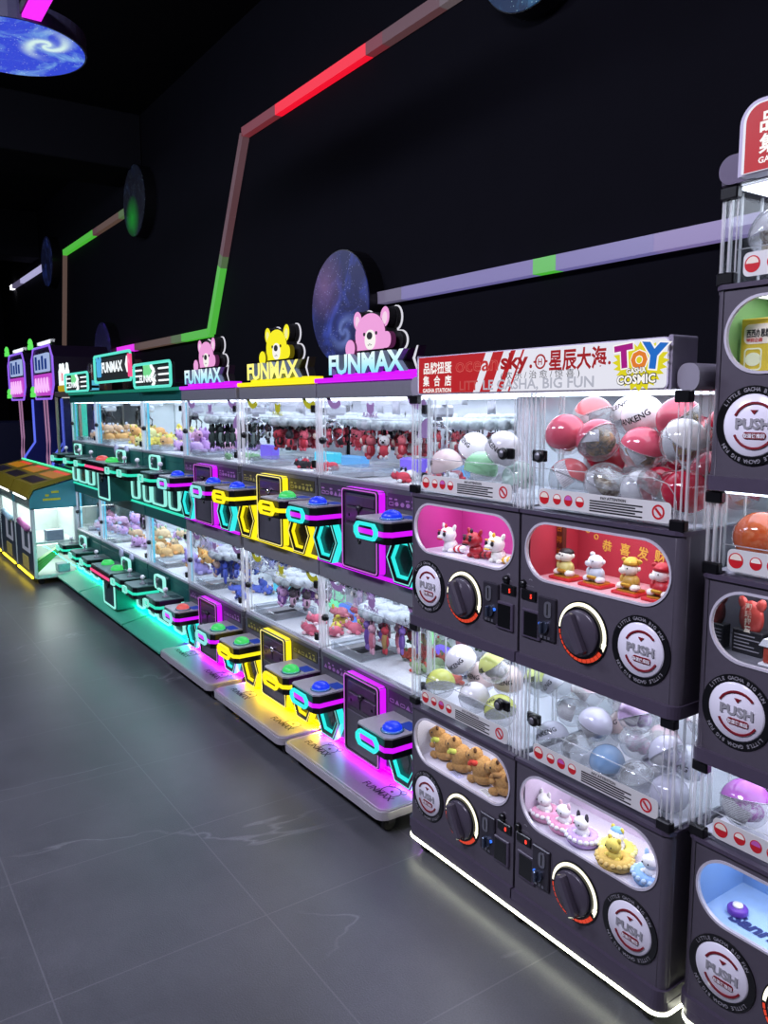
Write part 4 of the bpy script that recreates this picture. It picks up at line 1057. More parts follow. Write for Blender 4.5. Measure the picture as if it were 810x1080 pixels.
def front_band(t, w, zt, st):
    g = G(); g.box(.03, .0185, zt-.085, w-.012, .0205, zt-.002, 0); b = g.build('frosted_band', glass('frosted_film', '#fafbfd', .5, .22, .1, '#f6f7fb'), t)
    g = G(); g.box(.03, .0175, zt-.0865, w-.012, .0205, zt-.085, 0); g.build('band_edge', STEEL, b)
    decals(b, w, zt, st, .0165)
def decals(parent, w, zt, st, D):
    y = D; g = G(); zt -= .012
    def ban(cx, cz, s): g.prism(arc(cx, cz, .055*s, .085*s, PI*1.05, PI*1.75, 10), y-.001, y, 0)
    ban(.12, zt+.035, .8); ban(w-.08, zt+.035, .8)
    cx = w*.50; zz = zt-.045
    g.prism(ellpoly(cx, zz+.012, .024, .018, 16), y-.001, y, 0); g.prism(ellpoly(cx-.018, zz+.028, .008, .008, 10), y-.0012, y-.0001, 0); g.prism(ellpoly(cx+.018, zz+.028, .008, .008, 10), y-.0012, y-.0001, 0)
    g.text('FUNMAX', .024, cx, y, zz-.018, 0, bold=.03)
    if st['k'] == 'magenta' and zt > 1: g.prism(arc(w-.012, zt-.13, .0001, .07, PI*.5, PI*1.0, 8), y-.001, y, 0)
    g.build('wall_print', st['decal'], parent)
    g = G()
    for x, z in ((.25, zt-.02), (.60, zt-.05)):
        g.prism([(x-.010, z), (x, z-.002), (x+.010, z), (x, z+.002)], y-.001, y, 0); g.prism([(x, z-.012), (x+.002, z), (x, z+.012), (x-.002, z)], y-.001, y, 0)
    g.build('star_print', INK, parent)
def interior(t, w, zb, zt, st, D=.64, kind='carousel'):
    g = G(); g.box(.012, D-.01, zb, w-.004, D, zt, 0); bk = g.build('back_wall', BOARD, t)
    if st['k'] != 'teal': front_band(t, w, zt, st)
    gx0, gx1, gy0, gy1 = .05, .27, .035, .25
    g = G(); zf = zb+.012
    for a, b, c, d in ((.012, gx0, .022, D-.01), (gx1, w-.006, .022, D-.01), (gx0, gx1, gy1, D-.01), (gx0, gx1, .022, gy0)):
        g.box(a, c, zb-.006, b, d, zf, 0)
    fl = g.build('prize_floor', GRANULE if kind != 'plain' else PALEB, t)
    g = G(); g.prism(rrect(gx0-.012, gy0-.008, gx1+.012, gy1+.012, .012), zf, zf+.034, 0, 'z', [rrect(gx0, gy0, gx1, gy1, .008)]); g.build('chute_rim', glass('chute_clear', '#eef2f6', 1.2, .16), fl)
    G().box(gx0, gy0, zb-.03, gx1, gy1, zb-.025, 0).build('chute_hole', BLACK, fl)
    g = G(); g.box(.03, .03, zt-.008, w-.03, .56, zt-.002, 0); g.build('light_panel', st['led'], t)
def platform_flat(t, w, st):
    P = rrect(.008, -.196, w-.008, .02, .040, 6)
    G().prism(P, .066, .096, 0, 'z').build('platform', PLATEDGE, t)
    pt = G().prism(rrect(.014, -.190, w-.014, .018, .036, 6), .096, .100, 0, 'z').build('platform_plate', PLATTOP if st['k'] != 'yellow' else PLATTOP, t)
    g = G(); g.prism(rrect(.022, -.182, w-.022, .012, .030, 6), .1, .1008, 0, 'z', [rrect(.0245, -.1795, w-.0245, .0095, .028, 6)]); g.build('plate_line', mat('plate_line', '#e8dce8', .4), pt)
    for cx in (.16, w-.15):
        g = G(); cy = -.105; H = [(cx+.03+a*.42, cy+.012+b*.42) for a, b in bear_head()]; I = [(cx+.03+a*.39, cy+.0135+b*.39) for a, b in bear_head()]
        g.prism(H, .1, .1009, 0, 'z', [I])
        for s_ in (-1, 1): g.prism(circ(cx+.03+s_*.035, cy+.062, .013, 14), .1, .1009, 0, 'z', [circ(cx+.03+s_*.035, cy+.062, .011, 14)])
        g.prism(circ(cx+.032, cy+.033, .006, 10), .1, .1009, 0, 'z')
        g.text('FUNMAX', .042, cx, cy-.020, .1003, 0, 'z', bold=.02)
        g.build('platform_print', mat('platform_ink', '#3a3440', .5), pt)
    for cx in (.06, w-.06):
        for cy in (-.13, .5):
            g = G(); g.lathe([(.022, -.012), (.026, -.008), (.026, .008), (.022, .012)], (cx, cy, .0262), 'x', 16, 0, False); c = g.build('caster', RUBBER, t)
            g = G(); g.box(cx-.018, cy-.012, .03, cx-.013, cy+.02, .062); g.box(cx+.013, cy-.012, .03, cx+.018, cy+.02, .062); g.box(cx-.02, cy-.02, .06, cx+.02, cy+.02, .066); g.build('caster_fork', DARK, c)
YC = 1.645
def claw_column(x0, w, st, label, sign_cx=None, px=None, loops=None):
    t = thing('claw_machine', label, 'claw machine', (x0, YC, 0), 'two level claw machines along the wall')
    D = .64; cab = st['cab']; xm = w/2
    for zb, zt in ((.10, .455), (.852, 1.198)):
        g = G(); g.box(.004, .0, zb, w-.004, D, zt-.03, 0, .004); g.box(.004, 0, zt-.03, w-.004, .025, zt, 0)
        b = g.build('control_base', cab, t)
        g = G(); g.box(.0, -.008, zb+(.010 if zb < .5 else 0), w, .001, zb+(.020 if zb < .5 else .014), 0, .003); g.build('neon_strip', st['strong'] if zb < .5 else st['neon'], b)
        if st['k'] == 'teal':
            for kx, kw in loops:
                g = G(); g.prism(rrect(kx, zb+.030, kx+kw, zb+.240, .030, 5), -.018, .0, 0, 'y', [rrect(kx+.009, zb+.039, kx+kw-.009, zb+.231, .023, 5)]); g.build('neon_loop', st['hexthin'], b)
                g = G(); g.prism(rrect(kx+.009, zb+.039, kx+kw-.009, zb+.231, .023, 5), -.006, .0, 0); g.build('loop_window', mat('loop_window', '#2a4c50', .2, 0, .4, 30), b)
        else:
            coin_door(b, xm-.125, xm+.125, zb+.018, zt-.012, st)
            for s_ in (-1, 1): hex_light(b, xm+s_*.268, zb+.102, st)
            sticker(b, .03, xm-.14, zt-.066, zt-.016, st, int(zb*100)); sticker(b, xm+.14, w-.02, zt-.066, zt-.016, st, int(zb*100)+5)
        dm = st['domes'][0 if zb > .5 else 1]
        pa, pb = px or (xm-.335, xm+.168)
        panel(t, pa, zb+.262, st, joy=st['joy'], dome=dm[0]); panel(t, pb, zb+.262, st, joy=st['joy'], dome=dm[1])
        if st['joy']:
            for px_ in (pb-.10,):
                g = G(); z1 = zb+.262; g.prism(rrect(px_-.085, z1-.005, px_+.085, z1+.085, .024, 5), -.05, -.03, 0, 'y', [rrect(px_-.076, z1+.004, px_+.076, z1+.076, .017, 5)]); o = g.build('coin_arch', st['hexthin'], t)
                g = G(); g.prism(rrect(px_-.076, z1-.005, px_+.076, z1+.080, .015, 5), -.04, .002, 0); g.build('arch_plate', TEALD, o)
                g = G(); g.tube([(px_-.02, -.055, z1+.065), (px_, -.06, z1+.04), (px_+.02, -.055, z1+.07)], .006, 6); g.tube([(px_, -.06, z1+.04), (px_, -.055, z1+.01)], .006, 6); g.build('arch_lever', STEEL, o)
    for zb, zt in ((.782, .852), (1.528, 1.588)):
        g = G(); g.box(.002, .0, zb, w-.002, D, zt, 0, .003); g.build('header', HEAD if st['k'] != 'teal' else cab, t)
    g = G(); g.box(0, -.010, 1.588, w, .07, 1.606, 0, .003); g.build('top_neon', st['neon'] if st['k'] != 'teal' else emit('top_neon_teal', '#2cccaa', .35), t)
    G().box(.004, .07, 1.588, w-.004, D, 1.60, 0).build('roof_plate', DARK, t)
    for zb, zt in ((.458, .782), (1.203, 1.528)):
        glass_front(t, w, zb, zt, st, D)
        interior(t, w, zb, zt, st, D)
        if st['k'] != 'teal':
            carousel(t, .335, .165, zb+.225, .135); carousel(t, .58, .44, zb+.225, .135); carousel(t, .20, .47, zb+.225, .12)
            claw_crane(t, .55, .20, zt)
        else:
            claw_crane(t, xm, .22, zt, True, xm)
            for x in (.03, w-.035):
                G().box(x, .030, zb, x+.012, .040, zt-.01, 0).build('light_tube', emit('tube_sky', '#58c8f0', 1.3), t)
    if st['k'] != 'teal':
        platform_flat(t, w, st)
        bear_sign(t, sign_cx or xm, 1.606, st['bear'], .018, st['neon'])
    return t
NMS = emit('neon_magenta_bright', '#a000d8', 62.); NYS = emit('neon_yellow_bright', '#ffcc00', 90.); NTS = emit('neon_teal_bright', '#00c89c', 100.)
STY = {
 'magenta': dict(strong=NMS, k='magenta', neon=NM, thin=NMT, hex=NC, hexthin=NCT, ring=NC, win='#28494c', stk='#3c2546', ink='#94649e', decal=PURPL, cab=CABG, bear='pink', led=emit('led_claw', '#e6ebff', 4.6), domes=((DOMEB, DOMEB), (DOMEB, DOMEB)), joy=False),
 'yellow': dict(strong=NYS, k='yellow', neon=NY, thin=NYT, hex=NY, hexthin=NYT, ring=NY, win='#4a4420', stk='#38341f', ink='#8f8640', decal=YELP, cab=CABG, bear='yellow', led=MATS['led_claw'], domes=((DOMEB, DOMEG), (DOMEG, DOMEG)), joy=False),
 'magenta_far': dict(strong=NMS, k='magenta', neon=NM, thin=NMT, hex=NC, hexthin=NCT, ring=NCT, win='#28494c', stk='#3c2546', ink='#94649e', decal=PURPL, cab=CABG, bear='pink', led=MATS['led_claw'], domes=((DOMEB, DOMEB), (DOMER, DOMEG)), joy=False),
}
M1 = claw_column(-2.885, .755, STY['magenta'], 'nearest claw machine, magenta neon, pink bear sign, beside the capsule stack')
M2 = claw_column(-3.645, .755, STY['yellow'], 'claw machine with yellow neon and yellow bear sign')
M3 = claw_column(-4.435, .755, STY['magenta_far'], 'claw machine with magenta neon and small pink bear sign, left of the yellow one', .755/2-.03)
# ------------------------------------------------------------------ small toys: hanging charms, piles, figures
def soft(name, c): return mat('plush_'+name, c, .85, 0, .25, 120, .4)
def charm_mesh(kind, c1, c2):
    g = G(); r = random.Random(kind)
    if kind == 'bear':
        g.ell((0, 0, -.030), (.017, .015, .016), 0, 8, 6); g.ell((0, 0, -.058), (.015, .013, .019), 1, 8, 6)
        for s in (-1, 1):
            g.ell((s*.012, 0, -.017), (.006, .004, .006), 0, 6, 4); g.ell((s*.016, -.003, -.055), (.005, .005, .011), 0, 6, 4); g.ell((s*.008, -.006, -.078), (.006, .008, .006), 0, 6, 4)
            g.ell((s*.006, -.0145, -.028), (.002, .002, .002), 2, 5, 3)
        g.ell((0, -.014, -.034), (.005, .004, .004), 2, 6, 4)
    elif kind == 'long':
        g.ell((0, 0, -.028), (.014, .013, .014), 0, 8, 6); g.ell((0, 0, -.064), (.012, .011, .030), 1, 8, 6)
        for s in (-1, 1):
            g.ell((s*.008, 0, -.012), (.004, .003, .012), 0, 6, 4); g.ell((s*.013, 0, -.062), (.004, .004, .020), 0, 6, 4); g.ell((s*.006, 0, -.096), (.005, .006, .012), 0, 6, 4)
            g.ell((s*.005, -.012, -.027), (.0018, .0018, .0018), 2, 5, 3)
    elif kind == 'doll':
        g.ell((0, 0, -.034), (.021, .018, .019), 0, 10, 7); g.ell((0, 0, -.064), (.014, .012, .018), 1, 8, 6)
        g.ell((0, -.012, -.037), (.014, .010, .012), 2, 8, 5)
        for s in (-1, 1): g.ell((s*.014, 0, -.060), (.005, .005, .010), 1, 6, 4); g.ell((s*.006, 0, -.084), (.005, .006, .008), 0, 6, 4)
    else:
        g.ell((0, 0, -.045), (.022, .010, .026), 0, 10, 7); g.ell((0, -.008, -.047), (.014, .005, .016), 1, 8, 5)
        for s in (-1, 1): g.ell((s*.013, 0, -.022), (.007, .004, .009), 1, 6, 4)
    g.tube([(0, 0, .004), (0, 0, -.016)], .0022, 5, 2)
    return g.mesh('plush_charm', [soft(c1, c1), soft(c2, c2), INK if kind != 'doll' else soft('face', '#f0d8c4')])
CH = {}
def charm(kind, c1, c2):
    k = (kind, c1, c2)
    if k not in CH: CH[k] = charm_mesh(*k)
    return CH[k]
def hang(col_x, w, zb, kinds, word, group, n=11, n2=5, seed=1):
    """rings of charms hanging from the two carousels of a case"""
    rr = random.Random(seed); z = zb+.225-.022
    for cx, cy, q in ((.335, .165, 1), (.58, .44, 1), (.20, .47, .86)):
        for ring, cnt, rad in ((0, n if q == 1 else 8, .118*q), (1, n2 if q == 1 else 3, .062*q)):
            for k in range(cnt):
                a = 2*PI*(k+.5*ring)/cnt + .13
                kd = kinds[rr.randrange(len(kinds))]
                put('plush_charm', charm(*kd), (col_x+cx+rad*cos(a), YC+cy+rad*sin(a), z-.003), word, 'plush charm', group, rz=rr.uniform(-.7, .7), sc=rr.uniform(1.15, 1.35))
A_ = '#c23a44'
hang(-2.885, .755, 1.203, [('bear', '#c8404c', '#a02c38'), ('bear', '#e4e0dc', '#c8404c'), ('doll', '#b8343f', '#e8d8d0'), ('bear', '#b83a44', '#d8d4cc'), ('bear', '#d06a70', '#b8343f')], 'small red or white plush charm hanging in the nearest claw machine, upper case', 'charms in the nearest machine, upper case', 11, 5, 1)
hang(-2.885, .755, .458, [('long', '#8a68b8', '#6e4ca0'), ('long', '#c8404c', '#a88850'), ('bear', '#e0a0b0', '#8a68b8'), ('long', '#e6b0c0', '#d07888'), ('bear', '#4a6a48', '#a04048')], 'long purple, pink or red plush charm hanging in the nearest claw machine, lower case', 'charms in the nearest machine, lower case', 11, 5, 2)
hang(-3.645, .755, 1.203, [('bear', '#c03a48', '#2a2428'), ('doll', '#a83040', '#d89aa0'), ('bear', '#2c2a30', '#c84450'), ('bear', '#d86070', '#b02838')], 'small red or black plush charm hanging in the yellow claw machine, upper case', 'charms in the yellow machine, upper case', 11, 5, 3)
hang(-3.645, .755, .458, [('bear', '#b070c0', '#d89ad0'), ('doll', '#3a3038', '#c878c0'), ('bear', '#d8a8d8', '#8858a8'), ('bear', '#4c4048', '#d8b0c8')], 'small mauve or dark plush charm hanging in the yellow claw machine, lower case', 'charms in the yellow machine, lower case', 11, 5, 4)
hang(-4.435, .755, 1.203, [('long', '#26302c', '#3c4a44'), ('bear', '#1e2226', '#d0d4d0'), ('long', '#2c3634', '#7a8a84')], 'dark green or black plush charm hanging in the far magenta machine, upper case', 'charms in the far magenta machine, upper case', 11, 5, 5)
hang(-4.435, .755, .458, [('long', '#3c50b8', '#5c70d0'), ('bear', '#2c3c98', '#8090e0'), ('bear', '#c8a898', '#3c50b8')], 'small blue plush charm hanging in the far magenta machine, lower case', 'charms in the far magenta machine, lower case', 11, 5, 6)
# lit colour blocks on the case floors
def light_block(x, y, z, sx, sy, sz, name, col, label, s=1.2):
    t = thing('light_block', label, 'light block', (x, y, z), 'lit blocks standing in the claw machine cases')
    G().box(-sx/2, -sy/2, 0, sx/2, sy/2, sz, 0, .008).build('lit_body', emit('block_'+name, col, s), t)
    G().box(-sx/2-.004, -sy/2-.004, -.0005, sx/2+.004, sy/2+.004, .006, 0).build('foot_plate', ACRX, t)
zu, zl = 1.2155, .4705
for a in (
 (-2.72, 2.03, zu, .17, .05, .058, 'violet', '#7a62f0', 'violet lit block in the upper case of the nearest claw machine'),
 (-2.40, 1.98, zu, .15, .05, .05, 'sky', '#62a8f0', 'sky blue lit block in the upper case of the nearest claw machine'),
 (-2.33, 1.86, zu, .14, .04, .035, 'violet', '', 'low violet lit block at the right of the nearest machine, upper case'),
 (-3.40, 2.00, zu, .20, .05, .055, 'cyan', '#48c8f0', 'cyan lit block in the upper case of the yellow claw machine'),
 (-3.12, 1.98, zu, .18, .05, .05, 'sky', '', 'sky blue lit block in the upper case of the yellow claw machine'),
 (-3.84, 1.90, zu, .14, .05, .075, 'violet', '', 'tall violet lit block in the upper case of the far magenta machine'),
 (-2.42, 1.98, zl, .16, .04, .050, 'violet', '', 'violet lit block in the lower case of the nearest claw machine'),
 (-3.16, 1.98, zl, .16, .06, .075, 'blue', '#5a88f8', 'blue lit block in the lower case of the yellow claw machine'),
 (-3.42, 2.05, zl, .12, .05, .08, 'mint', '#78f0b8', 'mint lit block in the lower case of the yellow claw machine'),
 (-3.86, 1.98, zl, .18, .05, .085, 'cyan', '', 'cyan lit block in the lower case of the far magenta machine'),
 (-2.70, 2.06, zl, .14, .05, .075, 'lime', '#8cf098', 'green lit block in the lower case of the nearest claw machine')):
    x, y, z, sx, sy, sz, nm, c, lb = a
    if not c:
        light_block(x, y, z, sx, sy, sz, nm, '#000000', lb)
    else: light_block(*a)
# piles of plush on the floors
def plush_mesh(c1, c2, v=0):
    g = G()
    g.ell((0, 0, .026), (.036, .028, .026), 0, 10, 7); g.ell((.036, -.004, .036), (.022, .020, .020), 0, 10, 7)
    for s in (-1, 1):
        g.ell((.040, s*.014-.004, .056), (.007, .006, .010 if v == 0 else .022), 1, 6, 5); g.ell((.018, s*.026, .012), (.014, .009, .009), 1, 7, 5); g.ell((-.026, s*.022, .012), (.016, .010, .010), 0, 7, 5)
        g.ell((.052, s*.008-.006, .040), (.0028, .0028, .0028), 2, 5, 4)
    g.ell((.057, -.004, .033), (.005, .006, .004), 2, 6, 4)
    return g.mesh('plush_toy', [soft(c1, c1), soft(c2, c2), INK])
PL = {}
def plush(c1, c2, v=0):
    if (c1, c2, v) not in PL: PL[c1, c2, v] = plush_mesh(c1, c2, v)
    return PL[c1, c2, v]
def pile(x0, x1, y0, y1, z, cols, n, word, group, seed, sc=1., layers=1):
    r = random.Random(seed); P = []
    for L in range(layers):
        for k in range(n if L == 0 else max(1, n//2)):
            for _ in range(40):
                x, y = r.uniform(x0, x1), r.uniform(y0, y1)
                if L: x = (x0+x1)/2+(x-(x0+x1)/2)*.7
                if all((x-a)**2+(y-b)**2 > (.080*sc)**2 for a, b, l in P if l == L): break
            else: continue
            P.append((x, y, L))
            c = cols[r.randrange(len(cols))]
            put('plush_toy', plush(*c), (x, y, z+L*.05*sc), word, 'plush toy', group, rz=r.uniform(-PI, 0), sc=sc*r.uniform(.9, 1.1))
pile(-2.42, -2.18, 1.70, 1.92, zu, [('#ececec', '#1c1c20'), ('#d84858', '#f0f0f0'), ('#e8e4e4', '#c83848')], 8, 'black, white or red plush toy on the upper floor of the nearest claw machine', 'floor plush, nearest machine, upper case', 11, .75)
pile(-2.58, -2.18, 1.78, 2.05, zl, [('#c8483c', '#a83830'), ('#8aa070', '#c8483c'), ('#d0604c', '#8aa070')], 11, 'red or green plush dragon toy lying in the nearest machine, lower case', 'floor plush, nearest machine, lower case', 12, .85)
pile(-2.24, -2.17, 1.9, 2.1, zl, [('#2c3c78', '#40508c')], 3, 'navy plush toy against the right pane of the nearest machine, lower case', 'navy plush, nearest machine', 13, 1.)
pile(-3.13, -2.93, 1.70, 1.98, zl, [('#d86a80', '#f0c0c8'), ('#e08898', '#d8c850'), ('#d8c850', '#e08898')], 8, 'pink or yellow plush toy heaped in the yellow claw machine, lower case', 'floor plush, yellow machine, lower case', 14, .95, 2)
pile(-3.25, -2.95, 1.70, 1.80, zu, [('#d84858', '#f0f0f0'), ('#302c30', '#d84858')], 5, 'small red or black plush toy on the floor of the yellow machine, upper case', 'floor plush, yellow machine, upper case', 15, .7)
pile(-4.10, -3.72, 1.72, 2.02, zl, [('#4458b8', '#30409c'), ('#5c70d0', '#c8b0a0')], 7, 'blue plush toy lying on the floor of the far magenta machine, lower case', 'floor plush, far magenta machine, lower case', 16, .9)
pile(-3.95, -3.72, 1.70, 1.80, zu, [('#e8e8e4', '#2a2a2e'), ('#8ab888', '#e8e8e4')], 4, 'small pale plush toy on the floor of the far magenta machine, upper case', 'floor plush, far magenta machine, upper case', 17, .7)

# ---- figures in the display windows
def figure_lion(x, y, z, c1, c2, c3, label):
    t = thing('lion_dance_figurine', label, 'figurine', (x, y, z), 'lion dance figurines in the pink display'); t.scale = (1.28,)*3
    g = G(); g.ell((0, 0, .016), (.020, .017, .017), 0, 12, 8)
    for s in (-1, 1): g.ell((s*.012, -.008, .005), (.008, .010, .006), 0, 8, 5)
    g.build('body', mat('lion_'+c1, c1, .35), t)
    g = G(); g.ell((-.004, -.006, .043), (.024, .020, .019), 0, 14, 9); g.ell((-.010, -.022, .037), (.014, .008, .007), 0, 10, 6)
    for s in (-1, 1): g.ell((-.004+s*.020, -.002, .061), (.006, .004, .010), 0, 8, 6, Matrix.Rotation(s*.5, 3, 'Y'))
    h = g.build('head', mat('lion_'+c1, c1, .35), t)
    g = G()
    for s in (-1, 1): g.ell((-.006+s*.010, -.0245, .046), (.0048, .003, .0055), 0, 8, 6)
    g.build('eye', INK, h)
    g = G(); g.ell((-.010, -.027, .033), (.011, .005, .003), 0, 10, 6); g.ell((-.004, -.012, .064), (.004, .004, .007), 0, 8, 5)
    for s in (-1, 1): g.ell((-.006+s*.010, -.0235, .054), (.007, .003, .002), 0, 8, 5)
    g.build('face_trim', mat('lion_'+c2, c2, .35), h)
    g = G()
    for k in range(4): g.ell((.020+.008*k, .004, .009+.001*k), (.009, .012, .009), 0 if k % 2 else 1, 8, 6)
    g.build('tail', [mat('lion_'+c1, c1, .35), mat('lion_'+c3, c3, .35)], t)
zf = .79+.2436
figure_lion(-2.06+.112, YA+.080, zf, '#f2ecec', '#c82838', '#c82838', 'white and red lion dance figurine, left of the three in the pink display')
figure_lion(-2.06+.236, YA+.080, zf, '#a8202c', '#1c1416', '#501418', 'dark red lion dance figurine, middle of the three in the pink display')
figure_lion(-2.06+.336, YA+.080, zf, '#f4f0e4', '#e8b020', '#e8b020', 'white and yellow lion dance figurine, right of the three in the pink display')
def figure_fortune(x, y, z, skin, robe, hat, label, v):
    t = thing('fortune_figurine', label, 'figurine', (x, y, z), 'seated figurines on red stands in the new year display')
    g = G(); g.box(-.038, -.030, 0, .038, .030, .008, 0, .003); g.prism(rrect(-.030, -.022, .030, .022, .008), .008, .0125, 1, 'z'); g.build('red_stand', [RED, GOLD], t)
    g = G(); g.ell((0, 0, .030), (.023, .019, .022), 0, 14, 9); 
    for s in (-1, 1): g.ell((s*.020, -.010, .020), (.013, .015, .009), 1, 9, 6); g.ell((s*.021, -.006, .036), (.007, .008, .012), 0, 8, 6)
    g.build('body', [mat('robe_'+robe, robe, .4), mat('skin_'+skin, skin, .4)], t)
    g = G(); g.ell((-.002, -.003, .064), (.022, .019, .018), 0, 14, 9); g.ell((-.012, -.018, .060), (.012, .007, .009), 0, 10, 6)
    for s in (-1, 1): g.ell((s*.022, 0, .066), (.005, .004, .006), 0, 7, 5)
    h = g.build('head', mat('skin_'+skin, skin, .4), t)
    g = G()
    if v == 0: g.ell((-.001, 0, .074), (.0225, .019, .010), 0, 12, 6); g.tube([(-.02, -.017, .068), (-.004, -.022, .069)], .0022, 5)
    elif v == 1: g.ell((-.012, -.004, .083), (.008, .006, .006), 0, 8, 6)
    else: g.lathe([(.021, .074), (.020, .082), (.010, .092), (.0001, .094)], (0, 0, 0), 'z', 14); g.ell((-.022, 0, .084), (.010, .003, .006), 0, 8, 5); g.ell((.022, 0, .084), (.010, .003, .006), 0, 8, 5)
    g.build('hat', mat('hat_'+hat, hat, .4, .2), h)
    g = G(); 
    for s in (-1, 1): g.ell((-.006+s*.009, -.0205, .067), (.002, .002, .0022), 0, 6, 4)
    g.build('eye', INK, h)
    g = G(); g.box(-.014, -.025, .022, .014, -.016, .030, 0, .003); g.build('gold_ingot', GOLD, t)
xr = -1.55
figure_fortune(xr+.098, YA+.075, zf, '#efe6d6', '#d8c878', '#2c2426', 'pale seated figurine with dark brows, leftmost in the red display', 0)
figure_fortune(xr+.201, YA+.075, zf, '#e4e0e2', '#c8ccd4', '#e4e0e2', 'all white seated figurine, second in the red display', 1)
figure_fortune(xr+.309, YA+.075, zf, '#efe6d6', '#c89a40', '#d8a838', 'gold robed seated figurine with gold hat, third in the red display', 2)
figure_fortune(xr+.398, YA+.075, zf, '#f0e8e0', '#c02832', '#b82430', 'red robed seated figurine with red hat, rightmost in the red display', 2)
u = U['ur']; bk = [c for c in u.children if c.name.startswith('display_back')][0]
g = G()
for ch, x, z, sz in (('恭', .128, .312, .034), ('喜', .188, .311, .034), ('发', .246, .310, .034), ('财', .298, .309, .034)): g.text(ch, sz, x, .1995, z, 0, bold=.02, rot=-.1)
for x, z in ((.06, .36), (.09, .345), (.40, .36), (.43, .33)): g.prism(circ(x, z, .008, 12), .1985, .1995, 0, 'y', [circ(x, z, .005, 12)])
g.build('greeting_lettering', emit('gold_print', '#e8b850', .12, '#e8b850'), bk)
t = thing('banner_scroll', 'gold and dark red upright scroll at the left of the red display', 'scroll', (xr+.036, YA+.12, zf))
G().box(-.012, -.008, 0, .012, .008, .150, 0, .002).build('scroll_board', mat('scroll_brown', '#5a2418', .5), t)
g = G()
for k, ch in enumerate('吉祥如意'): g.text(ch, .022, 0, -.0085, .120-.033*k, 0, bold=.02)
g.build('scroll_lettering', GOLD, t)
def figure_capy(x, y, z, scarf, label, rz=0.):
    t = thing('plush_capybara', label, 'plush toy', (x, y, z), 'brown plush animals in the lower left display', rz); t.scale = (1.0, 1.1, 1.28)
    fur = mat('plush_fur_tan', '#b98a4e', .9, 0, .35, 160, .8); dk = mat('plush_fur_dark', '#7a5230', .9, 0, .2, 120, .6)
    g = G(); g.ell((.012, 0, .034), (.036, .030, .036), 0, 14, 10); g.ell((.016, 0, .018), (.038, .033, .018), 0, 12, 7); g.build('body', fur, t)
    g = G(); g.ell((-.014, -.003, .066), (.024, .021, .020), 0, 12, 8); g.ell((-.034, -.003, .060), (.018, .016, .015), 0, 12, 8); h = g.build('head', fur, t)
    g = G(); g.ell((-.047, -.003, .060), (.007, .011, .010), 0, 8, 6); g.build('snout', dk, h)
    for s in (-1, 1): G().ell((-.006, s*.013-.003, .0835), (.006, .005, .007), 0, 7, 5).build('ear', dk, h)
    for s in (-1, 1): G().ell((-.027, s*.0185-.003, .068), (.0028, .0022, .0028), 0, 6, 4).build('eye', INK, h)
    for s in (-1, 1): G().ell((-.020, s*.024, .036), (.012, .008, .008), 0, 8, 5).build('arm', fur, t)
    for s in (-1, 1): G().ell((-.016, s*.020, .010), (.018, .011, .010), 0, 8, 5).build('leg', fur, t)
    g = G(); g.lathe([(.023, .046), (.028, .050), (.028, .056), (.022, .060)], (-.004, -.001, 0), 'z', 16); g.ell((-.022, -.022, .046), (.008, .004, .008), 0, 7, 5); g.build('scarf', mat('scarf_'+scarf, scarf, .8), t)
zl_ = .085+.2436
figure_capy(-2.06+.082, YA+.075, zl_, '#c8cc50', 'brown plush capybara with green scarf at the left end of the lower display', .1)
figure_capy(-2.06+.182, YA+.064, zl_, '#d4d65a', 'brown plush capybara with lime scarf, second from the left end', .15)
figure_capy(-2.06+.284, YA+.064, zl_, '#d8402c', 'brown plush capybara with red bow, third from the left end', .15)
figure_capy(-2.06+.378, YA+.066, zl_, '#a87a44', 'brown plush capybara with plain collar, fourth from the left end', .5)
figure_capy(-2.06+.446, YA+.085, zl_, '#a8763c', 'brown plush capybara at the right end, cut by the display frame', 1.2)
for i, (x, y, c, lb) in enumerate(((.205, .022, '#cfcdf0', 'small lilac card lying before the plush capybaras'), (.350, .020, '#f2f0ea', 'small white card lying before the right plush capybaras'))):
    g = G(); g.box(-.026, -.012, 0, .026, .012, .0016, 0); 
    for k in range(3): g.box(-.020, -.008+.006*k, .0016, .018-.006*(k % 2), -.0055+.006*k, .0018, 1)
    o = g.build('price_card', [mat('card_'+c, c, .5), GREYINK]); o.location = (-2.06+x, YA+y+.014, zl_); o.rotation_euler = (0, 0, -.15); tag(o, lb, 'card', 'cards in the lower left display')
